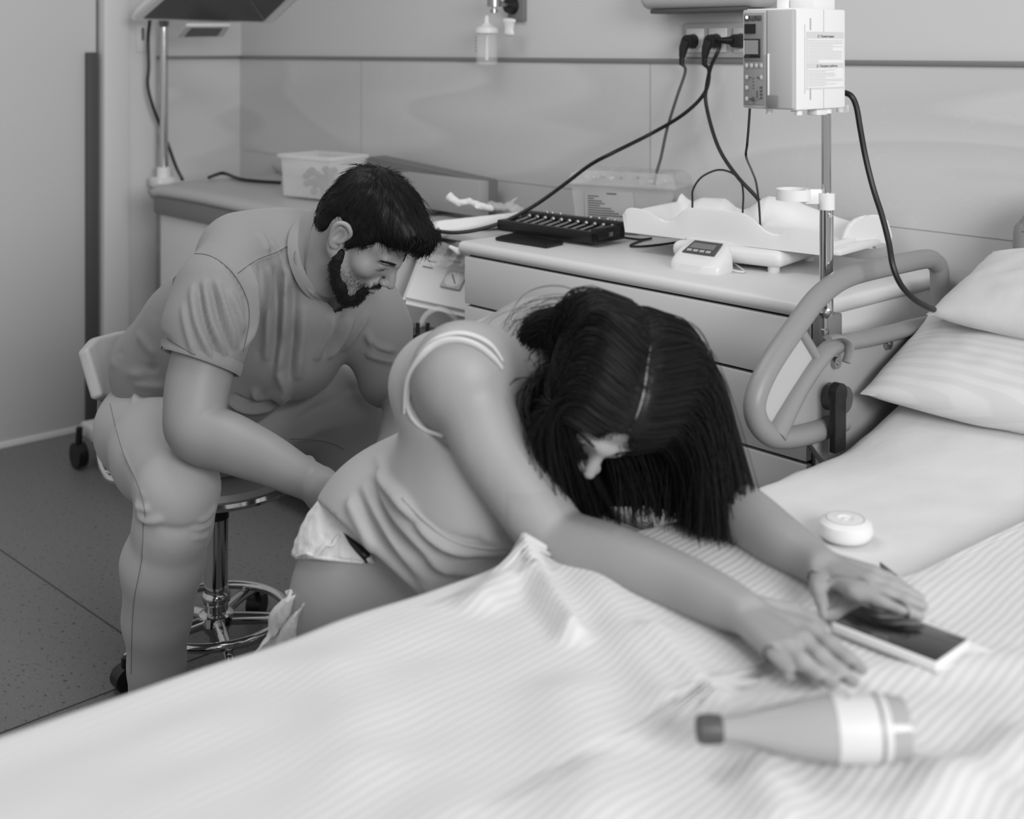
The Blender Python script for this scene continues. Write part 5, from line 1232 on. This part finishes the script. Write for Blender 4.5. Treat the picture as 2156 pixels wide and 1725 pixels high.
# beard and moustache
BE = SDF()
for q in (-1, 1):
    BE.chain([hl(q*.062, .020, -.024), hl(q*.060, .023, -.038), hl(q*.052, .034, -.056), hl(q*.038, .066, -.080), hl(q*.016, .090, -.094), hl(0, .094, -.096)], [.008, .0115, .015, .0175, .020, .0215], .010)
    BE.chain([hl(q*.023, .111, -.042), hl(q*.019, .114, -.033), hl(q*.008, .119, -.0285), hl(0, .1195, -.030)], [.0022, .0036, .0036, .003], .003)
    BE.cone(hl(q*.025, .110, -.044), hl(q*.020, .104, -.068), .003, .008, .006)
BE.ell(hl(0, .103, -.080), (.022, .013, .016), Rm, .008)
BE.ell(hl(0, .060, -.088), (.032, .034, .014), Rm, .012)
V, F = BE.mesh(.0026, smooth=1)
lb_ = (V-np.array(tuple(L(0, 0, 0))))@Rm
wob = np.array([mnoise.noise(Vector((a_*160, b_*160, c_*160))) for a_, b_, c_ in lb_]); V = V+vnormals(V, F)*(wob*.0016)[:, None]
brd = npmesh('beard', [(V, F)], M['beard'], man)
N = vnormals(V, F); sel = RNG.choice(len(V), 4500); l0_ = lb_[sel]; N0 = N[sel]@Rm
dl = N0*.6+np.array([0, .25, -.75])+RNG.normal(0, .25, N0.shape); dl /= np.linalg.norm(dl, axis=1)[:, None]
ln = np.where(l0_[:, 2] < -.06, .008, .0045)*RNG.uniform(.5, 1.3, len(sel)); ks = np.linspace(0, 1, 3)[None, :, None]
strands('beard_strands', tohead(hf)(l0_[:, None, :]-N0[:, None, :]*.001+dl[:, None, :]*ln[:, None, None]*ks), .0004, M['beard'], brd)
lf = (V2[0]-np.array(tuple(L(0, 0, 0))))@Rm; nf = vnormals(*V2)@Rm
pr_ = np.exp(-(np.maximum(0, lf[:, 2]+.052+.5*np.maximum(.06-lf[:, 1], 0)-.45*np.maximum(lf[:, 1]-.075, 0)*0)/.016)**2)*(lf[:, 1] > .035)*(lf[:, 2] < 0)*(lf[:, 2] > -.11)
pr_ += 2.2*((np.abs(lf[:, 0]) < .024) & (lf[:, 2] > -.036) & (lf[:, 2] < -.024) & (lf[:, 1] > .1)); pr_ *= (np.abs(lf[:, 2]+.043) > .006) | (lf[:, 1] < .1)
sel = RNG.choice(len(lf), 5200, p=pr_/pr_.sum()); l0_ = lf[sel]+RNG.normal(0, .0012, (5200, 3)); N0 = nf[sel]; dl = N0*.5+np.array([0, .2, -.8])+RNG.normal(0, .2, N0.shape); dl /= np.linalg.norm(dl, axis=1)[:, None]
strands('stubble', tohead(hf)(l0_[:, None, :]+dl[:, None, :]*RNG.uniform(.002, .0045, (5200, 1, 1))*ks), .0002, M['beard'], brd)
# eyebrows, lashes
def brow(side, sx=1, name='eyebrow', m='beard', fr=hf, n=220, s=1.0):
    x = RNG.uniform(.011, .057, n); z = .0360+.004*np.sin((x-.012)/.038*2.4)-.20*np.maximum(x-.045, 0)+RNG.normal(0, .0014, n); y = .1095-.40*np.maximum(x-.020, 0)-.5*np.maximum(x-.042, 0)
    a = np.stack([side*x, y+.0020, z], 1); b_ = a+np.stack([side*.008+RNG.normal(0, .001, n), -.0035+0*x, .001+RNG.normal(0, .001, n)], 1)
    t_ = np.linspace(0, 1, 3)[None, :, None]; return tohead(fr, s)(a[:, None]*(1-t_)+b_[:, None]*t_)
strands('eyebrow', brow(1), .00035, M['beard'], man); strands('eyebrow', brow(-1), .00035, M['beard'], man)
for q in (-1, 1):
    MB().tube([L(q*.0185, .1005, .0135), L(q*.026, .1032, .0122), L(q*.034, .1015, .0118), L(q*.043, .0955, .0135)], .0007, 6, smooth=4).build('eyelashes', M['iris'], man)
# shoes
for a_, kn_ in ((aR, kR), (aL, kL)):
    Sh = SDF(); ft_ = Vector((a_.x, a_.y, .045)); d_ = camv(.75, -.6, 0).normalized() if a_ is aR else camv(.4, -.9, 0).normalized()
    Sh.chain([ft_-d_*.05, ft_+d_*.06, ft_+d_*.17], [.042, .040, .032], .03); Sh.ell(ft_+d_*.13+Vector((0, 0, -.005)), (.05, .05, .03), k=.02); Sh.plane((0, 0, .002), (0, 0, -1))
    V, F = Sh.mesh(.006); npmesh('shoe', [(V, F)], M['black'], man)
# ================================================================ the woman
wom = thing('person', 'dark-haired person in a pale dress bent over the bed with both arms stretched across it', 'person', (-1.75, 1.28, 0))
Rs = W(976, 786, 1.90); YV = Vector((-.05, .33, -.01)); Ls = Rs+YV
wf = frame(W(1262, 818, 1.86), camv(-.13, -.61, -.77), camv(.42, -.80, .43))
G = SDF(); WL, WRm = add_head(G, wf, False, s=.95)
neckb = (Rs+Ls)/2+camv(.015, 0, .035)
G.cone(WL(0, -.035, -.02), neckb, .050, .058, .03); G.cone(WL(0, .02, -.05), neckb+Vector((.03, 0, -.05)), .036, .05, .03)
chest = (Rs+Ls)/2+Vector((-.05, 0, -.07)); pel = W(850, 1150, 2.16)
mid1, mid2 = chest.lerp(pel, .35), chest.lerp(pel, .68)
def tri(S, g=0.0):
    ax_ = (pel-chest).normalized(); sh_ = YV.normalized(); Rr_ = ori(sh_, ax_)
    S.ell(chest, (.150+g, .15+g, .105+g), Rr_, .05); S.ell(mid1+camv(.02, 0, .0), (.135+g, .15, .115+g), Rr_, .05); S.ell(mid2+camv(.03, 0, -.01), (.140+g, .15, .130+g), Rr_, .05)
    S.ell(pel, (.165+g, .15+g, .150+g), Rr_, .05)
    S.ell(W(940, 812, 1.985), (.084+g, .084+g, .08+g), k=.04)
    S.ell(W(1010, 1050, 1.98), (.13+g, .15+g, .14+g), Rr_, .07)         # belly
    S.ell(W(1055, 945, 1.97), (.12+g*.5, .085+g*.5, .075+g*.5), Rr_, .05)
tri(G)
G.cone(Rs, Ls, .062, .062, .05)
G.ell(Rs+camv(-.003, 0, .0), (.070, .072, .074), k=.04)
e1_, w1_ = W(1186, 1146, 1.770), W(1528, 1272, 1.535)
G.limb([Rs, W(1030, 930, 1.85), W(1088, 1018, 1.82), W(1148, 1105, 1.79), e1_, W(1290, 1176, 1.700), W(1430, 1228, 1.612), w1_, onZ(1575, 1294, .812)], [.066, .0535, .0515, .049, .0465, .0435, .0365, .0300, .021])
e2w, w2w = W(1478, 1040, 1.90), W(1700, 1176, 1.668)
G.ell(Ls, (.072, .072, .075), k=.04)
G.limb([Ls, W(1405, 880, 2.02), e2w, W(1560, 1082, 1.815), W(1640, 1138, 1.725), w2w, onZ(1735, 1198, .814)], [.066, .056, .046, .0435, .036, .029, .020])
def finger(S, pts, rs, k=.005): S.chain([onZ(x_, y_, z_) for x_, y_, z_ in pts], rs, k)
# near hand, flat on the blanket
ZB = .795
kn = {'i': (1712, 1332, ZB+.020), 'm': (1692, 1352, ZB+.024), 'r': (1660, 1366, ZB+.023), 'p': (1632, 1374, ZB+.018)}
for k_ in 'imrp': G.cone(w1_, onZ(*kn[k_]), .0175, .0125, .006)
finger(G, [kn['i'], (1748, 1358, ZB+.018), (1786, 1388, ZB+.012), (1815, 1409, ZB+.007)], [.0110, .0095, .0088, .0072])
finger(G, [kn['m'], (1728, 1382, ZB+.021), (1768, 1415, ZB+.013), (1798, 1436, ZB+.007)], [.0110, .0095, .0088, .0072])
finger(G, [kn['r'], (1690, 1393, ZB+.020), (1725, 1421, ZB+.012), (1752, 1439, ZB+.007)], [.0105, .0092, .0084, .0070])
finger(G, [kn['p'], (1644, 1394, ZB+.014), (1656, 1411, ZB+.010), (1667, 1426, ZB+.006)], [.0095, .0084, .0076, .0062])
finger(G, [(1600, 1276, ZB+.018), (1668, 1290, ZB+.012), (1708, 1308, ZB+.009), (1738, 1328, ZB+.007)], [.012, .0115, .0095, .0075], .006)
# far hand
kl_ = {'i': (1800, 1250, ZB+.024), 'm': (1822, 1238, ZB+.028), 'r': (1836, 1224, ZB+.026), 'p': (1840, 1210, ZB+.018)}
for k_ in 'imrp': G.cone(w2w, onZ(*kl_[k_]), .0170, .0120, .006)
finger(G, [kl_['i'], (1848, 1264, ZB+.024), (1895, 1282, ZB+.020), (1936, 1297, ZB+.014)], [.0105, .0092, .0084, .0070])
finger(G, [kl_['m'], (1866, 1248, ZB+.026), (1908, 1264, ZB+.020), (1944, 1277, ZB+.014)], [.0108, .0092, .0084, .0070])
finger(G, [kl_['r'], (1876, 1234, ZB+.022), (1912, 1248, ZB+.014), (1938, 1260, ZB+.009)], [.0102, .0090, .0080, .0068])
finger(G, [kl_['p'], (1870, 1218, ZB+.014), (1890, 1228, ZB+.010), (1908, 1238, ZB+.007)], [.0092, .0080, .0072, .0060])
finger(G, [(1718, 1200, ZB+.020), (1722, 1240, ZB+.014), (1730, 1268, ZB+.010), (1735, 1294, ZB+.007)], [.012, .0115, .0095, .0075], .006)
# hips and legs
kR_, kL_ = W(1080, 1345, 1.97), W(1250, 1290, 2.18)
for hp_, kn_, ft_ in ((W(795, 1250, 2.10), kR_, Vector((-1.50, 1.02, .08))), (W(930, 1200, 2.28), kL_, Vector((-1.50, 1.40, .08)))):
    G.chain([hp_, kn_], [.128, .075], .05); G.chain([kn_, ft_+Vector((-.02, 0, .18)), ft_], [.068, .052, .038], .03); G.chain([ft_, ft_+Vector((.10, 0, -.035)), ft_+Vector((.16, 0, -.05))], [.036, .032, .022], .02)
G.ell(W(780, 1268, 2.12), (.135, .135, .125), k=.05)
V1 = G.mesh(.008, smooth=3)
bxs = [boxof([WL(0, .08, -.03), WL(0, -.05, .08), WL(0, 0, 0)], .085), boxof([w1_, e1_, onZ(1800, 1430, ZB)], .055), boxof([w2w, e2w, onZ(1940, 1290, ZB)], .052)]
fine = [G.mesh(r_, lo, hi, 2) for r_, (lo, hi) in zip((.0024, .0032, .0032), bxs)]
npmesh('body', [drop(V1, bxs)]+fine, M['skin2'], wom)
for p_, d_ in (((1812, 1407, ZB+.014), (30, 22)), ((1795, 1434, ZB+.014), (30, 22)), ((1749, 1437, ZB+.014), (27, 19)), ((1665, 1423, ZB+.012), (11, 15))):
    c_ = onZ(*p_); e_ = onZ(p_[0]+d_[0], p_[1]+d_[1], ZB+.010); nail('nail', c_, e_-c_, Vector((0, 0, 1)), .0052, .0055, M['lips'], wom)

# dress
D = SDF(); tri(D, .010)
D.ell(W(872, 1120, 2.14), (.165, .165, .15), k=.05)
D.ell(W(930, 1160, 2.05), (.17, .15, .10), k=.06); D.ell(W(1060, 1180, 1.97), (.11, .09, .075), k=.05); D.cone(W(820, 1120, 2.06), W(1080, 1180, 1.95), .10, .08, .05)
D.cone(chest+Vector((-.02, -.07, .045)), chest+Vector((-.02, .07, .045)), .055, .055, .04)
# cut: arm openings and the neckline at the top
for q_, sp__ in ((Rs, 1), (Ls, -1)):
    D.cone(q_+camv(-.004, -.14, -.026), q_+camv(-.004, .02, -.026), .084, .080, .006, True); D.cone(q_+camv(.01, -.06, 0), q_+camv(.07, -.06, .05), .080, .09, .006, True)
D.plane((Rs+Ls)/2+Vector((.0, 0, 0.0)), Vector((.80, 0, .62)), .004)
hA, hB = W(682, 1068, 2.3), W(905, 1275, 1.97); hn_ = (hB-hA).cross(Vector((0, 0, H))-hA).normalized(); hn_ = hn_ if hn_.z < 0 else -hn_
D.plane(hA, hn_, .003)
V, F = D.mesh(.005, smooth=2)
wfold = [([(700, 1000), (712, 1080), (760, 1170)], .012, .010), ([(730, 960), (735, 1050), (790, 1160), (860, 1240)], .011, .012), ([(765, 925), (765, 1020), (830, 1130), (930, 1240)], .011, .013), ([(790, 905), (792, 1000), (860, 1110), (960, 1200)], .011, .014),
  ([(792, 960), (850, 1060), (920, 1130), (1000, 1170)], .009, .010), ([(800, 1000), (840, 1040), (880, 1090)], .009, .010), ([(880, 1100), (960, 1150), (1050, 1160), (1110, 1150)], .010, .012), ([(880, 1170), (980, 1200), (1100, 1185)], .011, .010), ([(860, 1210), (930, 1250), (1000, 1240)], .010, .008),
  ([(780, 930), (780, 1010), (845, 1120), (945, 1220)], .007, -.009), ([(748, 940), (750, 1035), (810, 1145), (895, 1240)], .007, -.009), ([(716, 975), (724, 1065), (775, 1165)], .007, -.008), ([(860, 1060), (940, 1130), (1050, 1145)], .007, -.008), ([(900, 1150), (990, 1180), (1100, 1172)], .007, -.008),
  ([(795, 1180), (850, 1225), (905, 1268)], .008, .008), ([(1120, 1130), (1060, 1140), (1010, 1130)], .010, .010)]
V = folds(V, F, wfold)
dro = npmesh('dress', [(V, F)], M['dress'], wom)
bvw = BVHTree.FromPolygons([tuple(v) for v in np.concatenate([V1[0]])], [tuple(int(i) for i in f_) for f_ in V1[1]])
bvd = BVHTree.FromPolygons([tuple(v) for v in V], [tuple(int(i) for i in f_) for f_ in F])
def lay(pts, off, bv=(None,), n=8):
    out = []
    for x_, y_ in pts:
        best = None
        for b_ in bv:
            h_ = b_.ray_cast(Vector((0, 0, H)), ray(x_, y_))
            if h_[0] is not None and (best is None or h_[3] < best[3]): best = h_
        if best: out.append(best[0]+(Vector((0, 0, H))-best[0]).normalized()*off)
    return spline(out, n)
# strap and the bound armhole edge
both = (bvw, bvd)
MB().tube(lay([(862, 812), (858, 850), (868, 880), (895, 905), (935, 918)], .001, both), .0035, 8).build('armhole_binding', M['lining'], dro)
MB().tube(lay([(852, 870), (862, 800), (890, 748), (925, 722), (965, 716), (1005, 728), (1040, 755), (1056, 775)], .002, both), [.003, .0085, .0105, .0105, .0105, .0095, .006], 12, flat=.5).build('shoulder_strap', M['lining'], dro)
MB().tube(lay([(880, 745), (915, 715), (960, 702), (1000, 708), (1035, 728), (1058, 760)], .002, both), [.003, .008, .0085, .0085, .005], 12, flat=.5).build('shoulder_strap', M['lining'], dro)
MB().tube(lay([(850, 1050), (900, 1100), (960, 1140), (1040, 1155), (1100, 1148)], .001, (bvd,)), .0035, 8).build('waist_seam', M['dress'], dro)
# gauze underwear showing below the hem
U = SDF(); U.ell(W(838, 1165, 2.15), (.172, .172, .155), k=.05); U.ell(W(784, 1225, 2.125), (.138, .138, .125), k=.05)
uA, uB = W(622, 1174, 2.25), W(770, 1186, 1.97); un = (uB-uA).cross(Vector((0, 0, H))-uA).normalized(); un = un if un.z < 0 else -un
U.plane(uA, un, .003); U.plane(W(795, 1185, 2.0), camv(.80, 0, .55), .003)
V, F = U.mesh(.005, smooth=2)
lc_ = V; wv_ = np.array([mnoise.noise(Vector((a_*40, b_*40, c_*110))) for a_, b_, c_ in lc_]); V = V+vnormals(V, F)*(wv_*.0022)[:, None]
uo = npmesh('gauze_briefs', [(V, F)], M['pad'], wom)
bvu = BVHTree.FromPolygons([tuple(v) for v in V], [tuple(int(i) for i in f_) for f_ in F])
MB().tube(lay([(624, 1172), (645, 1166), (662, 1171), (673, 1160), (684, 1150), (700, 1148), (708, 1135), (716, 1128)], .003, (bvu,)), .003, 8).build('ruffle', M['pad'], uo)
MB().tube(lay([(624, 1174), (660, 1174), (700, 1178), (765, 1184)], .001, (bvw, bvu)), .0032, 8).build('leg_elastic', M['pad'], uo)

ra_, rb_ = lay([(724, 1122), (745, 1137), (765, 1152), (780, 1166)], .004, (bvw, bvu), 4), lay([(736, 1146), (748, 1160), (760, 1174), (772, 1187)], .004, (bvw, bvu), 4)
if len(ra_) == len(rb_): MB().grid([ra_, [p_.lerp(q_, .5) for p_, q_ in zip(ra_, rb_)], rb_]).build('dark_gap_patch', M['black'], uo).modifiers.new('s', 'SOLIDIFY').thickness = .002  # flat black patch standing in for the dark gap between briefs and hem
# hair: cap plus long strands falling by gravity onto the bed
HW = SDF(); s_ = .95
def HEw(c_, rd, k_=.015, sub=False): HW.ell(WL(*c_), [q*s_ for q in rd], WRm, k_, sub)
HEw((0, -.008, .060), (.085, .108, .094)); HEw((0, .030, .092), (.076, .080, .056), .02); HEw((0, -.060, .005), (.072, .055, .070), .02); HW.ell(W(1145, 755, 1.97), (.052, .055, .05), k=.04); HW.ell(W(1160, 840, 1.98), (.045, .05, .06), k=.04); HEw((0, .120, .026), (.088, .064, .070), .010, True)
for q in (-1, 1): HEw((q*.070, .010, .015), (.020, .050, .060), .015); HEw((q*.066, .035, .050), (.018, .040, .040), .015)
V, F = HW.mesh(.004, smooth=2); lw = ((V-np.array(tuple(WL(0, 0, 0))))@WRm)/s_
part = np.exp(-(lw[:, 0]/.006)**2)*(lw[:, 2] > .06); V = V-vnormals(V, F)*(part*.004)[:, None]
ho_ = npmesh('hair', [(V, F)], M['hairw'], wom)
parl = [WL(0, y_, z_) for y_, z_ in ((.098, .108), (.080, .134), (.050, .150), (.015, .158), (-.02, .158))]
bvc = BVHTree.FromPolygons([tuple(v) for v in V], [tuple(int(i) for i in f_) for f_ in F])
parl = [bvc.find_nearest(p_)[0] for p_ in parl]
MB().tube(spline(parl, 6), [.0006, .0014, .0004], 6).build('hair_parting', M['skin2'], ho_)
n_ = 6200; K_ = 36; stp = .0135
sel = RNG.choice(len(V), n_*2); l0_ = lw[sel]; ok = (l0_[:, 1] < .072) & ((l0_[:, 2] > -.01) | (l0_[:, 1] < .02)); sel = sel[ok][:n_]
top_ = np.where((np.abs(lw[:, 0]) < .022) & (lw[:, 2] > .06) & (lw[:, 1] > -.09) & (lw[:, 1] < .11))[0]; sel = np.concatenate([sel, RNG.choice(top_, 2600)]); l0_ = lw[sel]
P_ = V[sel].copy(); Nn = vnormals(V, F)[sel]
sgn = np.sign(l0_[:, 0]+RNG.normal(0, .004, len(sel))); sgn[sgn == 0] = 1
r_w, f_w, u_w = [np.array(tuple(v)) for v in wf[1:]]
d_ = sgn[:, None]*r_w*1.0-f_w*.25-u_w*.15+RNG.normal(0, .07, P_.shape)
d_ -= Nn*(d_*Nn).sum(1)[:, None]; d_ /= np.linalg.norm(d_, axis=1)[:, None]
Cn = np.array(tuple(WL(0, -.005, .055))); Ax = np.array([.089, .112, .098])*s_
Wn = len(sel); length = RNG.uniform(.30, .50, Wn); lines = [P_.copy()]; clump = RNG.normal(0, 1, (60, 3)); clump[:, 2] = 0; cid = RNG.integers(0, 60, Wn); drift = np.where(sgn[:, None] > 0, np.array(tuple(FW*.42+RT*.30)), np.array(tuple(RT*.05)))
grow = RNG.uniform(0, .010, Wn); rel_ = np.zeros(Wn, bool)
for k_ in range(K_-1):
    lq = (P_-Cn)@WRm; q = lq/(Ax+grow[:, None]); rho = np.linalg.norm(q, axis=1)
    nr = (q/Ax)@WRm.T; nr /= np.maximum(np.linalg.norm(nr, axis=1), 1e-6)[:, None]
    rel_ |= (np.abs(lq[:, 0]) > np.where(sgn > 0, .066, .080)) | (rho > 1.25) | (lq[:, 2] < -.04)
    lat = sgn[:, None]*r_w-f_w*.55*(lq[:, 1:2] > -.03)-u_w*.10
    tgt = np.where(rel_[:, None], np.array([0, 0, -1.0])+clump[cid]*.10+drift, lat)
    gw = np.where(rel_, .30, .35)[:, None]
    d_ = d_*(1-gw)+tgt*gw
    inn = rho < 1.03; dn = (d_*nr).sum(1); d_ = d_-nr*(np.where(inn & (dn < 0), dn, 0))[:, None]
    d_ /= np.maximum(np.linalg.norm(d_, axis=1), 1e-6)[:, None]
    st_ = np.where((k_*stp < length) & (P_[:, 2] > .800), stp, .00005)
    P_ = P_+d_*st_[:, None]
    q = ((P_-Cn)@WRm)/(Ax+grow[:, None]); rho = np.linalg.norm(q, axis=1); fx = rho < 1
    if fx.any(): P_[fx] = Cn+(q[fx]/rho[fx][:, None]*(Ax+grow[fx][:, None]))@WRm.T
    lines.append(P_.copy())
lines = np.stack(lines, 1)
strands('hair_strands', lines, .00065, M['hairw'], ho_, tip=.45)
n2 = 2400; cp = np.array([tuple(W(*q_)) for q_ in [(1290, 690, 1.84), (1200, 655, 1.88), (1118, 672, 1.92), (1078, 730, 1.95), (1082, 800, 1.97), (1118, 890, 1.975), (1170, 985, 1.96), (1215, 1060, 1.94), (1240, 1112, 1.93)]])
tt_ = np.linspace(0, len(cp)-1.001, 40); i_ = tt_.astype(int); fr_ = (tt_-i_)[:, None]
g_ = lambda k: cp[np.clip(i_+k, 0, len(cp)-1)]
base = .5*(2*g_(0)+(g_(1)-g_(-1))*fr_+(2*g_(-1)-5*g_(0)+4*g_(1)-g_(2))*fr_**2+(3*g_(0)-g_(-1)-3*g_(1)+g_(2))*fr_**3)
oR = np.abs(RNG.normal(0, .042, n2)); oF = RNG.uniform(-.02, .055, n2); oZ = -np.abs(RNG.normal(0, .022, n2)); wgt = np.clip(np.linspace(.6, 1.3, 40), 0, 1.2)[None, :, None]
off_ = (oR[:, None, None]*np.array(tuple(RT))+oF[:, None, None]*np.array(tuple(FW)))*wgt+oZ[:, None, None]*np.array([0, 0, 1.])*np.linspace(1, .1, 40)[None, :, None]
ph_ = RNG.uniform(0, 6.28, n2); wv2 = np.sin(np.linspace(0, 9, 40)[None, :]+ph_[:, None])[:, :, None]*np.array(tuple(RT))*.0035
LL = base[None]+off_+wv2; LL[:, :, 2] = np.maximum(LL[:, :, 2], .79)
strands('hair_strands', LL, .00065, M['hairw'], ho_, tip=.4)
n3 = 26; LL = base[None, :26]+RNG.normal(0, .012, (n3, 1, 3))+np.array(tuple(RT))*-.012+np.sin(np.linspace(0, 5, 26))[None, :, None]*RNG.normal(0, .007, (n3, 1, 3)); LL[:, :, 2] += .006
strands('loose_hairs', LL, .0004, M['hairw'], ho_, tip=.4)
strands('eyebrow', brow(1, fr=wf, s=s_), .0004, M['beard'], wom); strands('eyebrow', brow(-1, fr=wf, s=s_), .0004, M['beard'], wom)
for q in (-1, 1): MB().tube([WL(q*.0185, .1005, .0135), WL(q*.026, .1035, .0120), WL(q*.034, .1020, .0116), WL(q*.043, .0960, .0135)], .0010, 6, smooth=4).build('eyelashes', M['iris'], wom)
# earring
c_ = W(1146, 936, 1.80); MB().tube([c_+RT*-.008+Vector((0, 0, .002)), c_+RT*.006+Vector((0, 0, .004))], .0012, 6).tube([c_, c_+Vector((0, 0, -.02))], .0012, 6).build('earring', M['chrome'], wom)
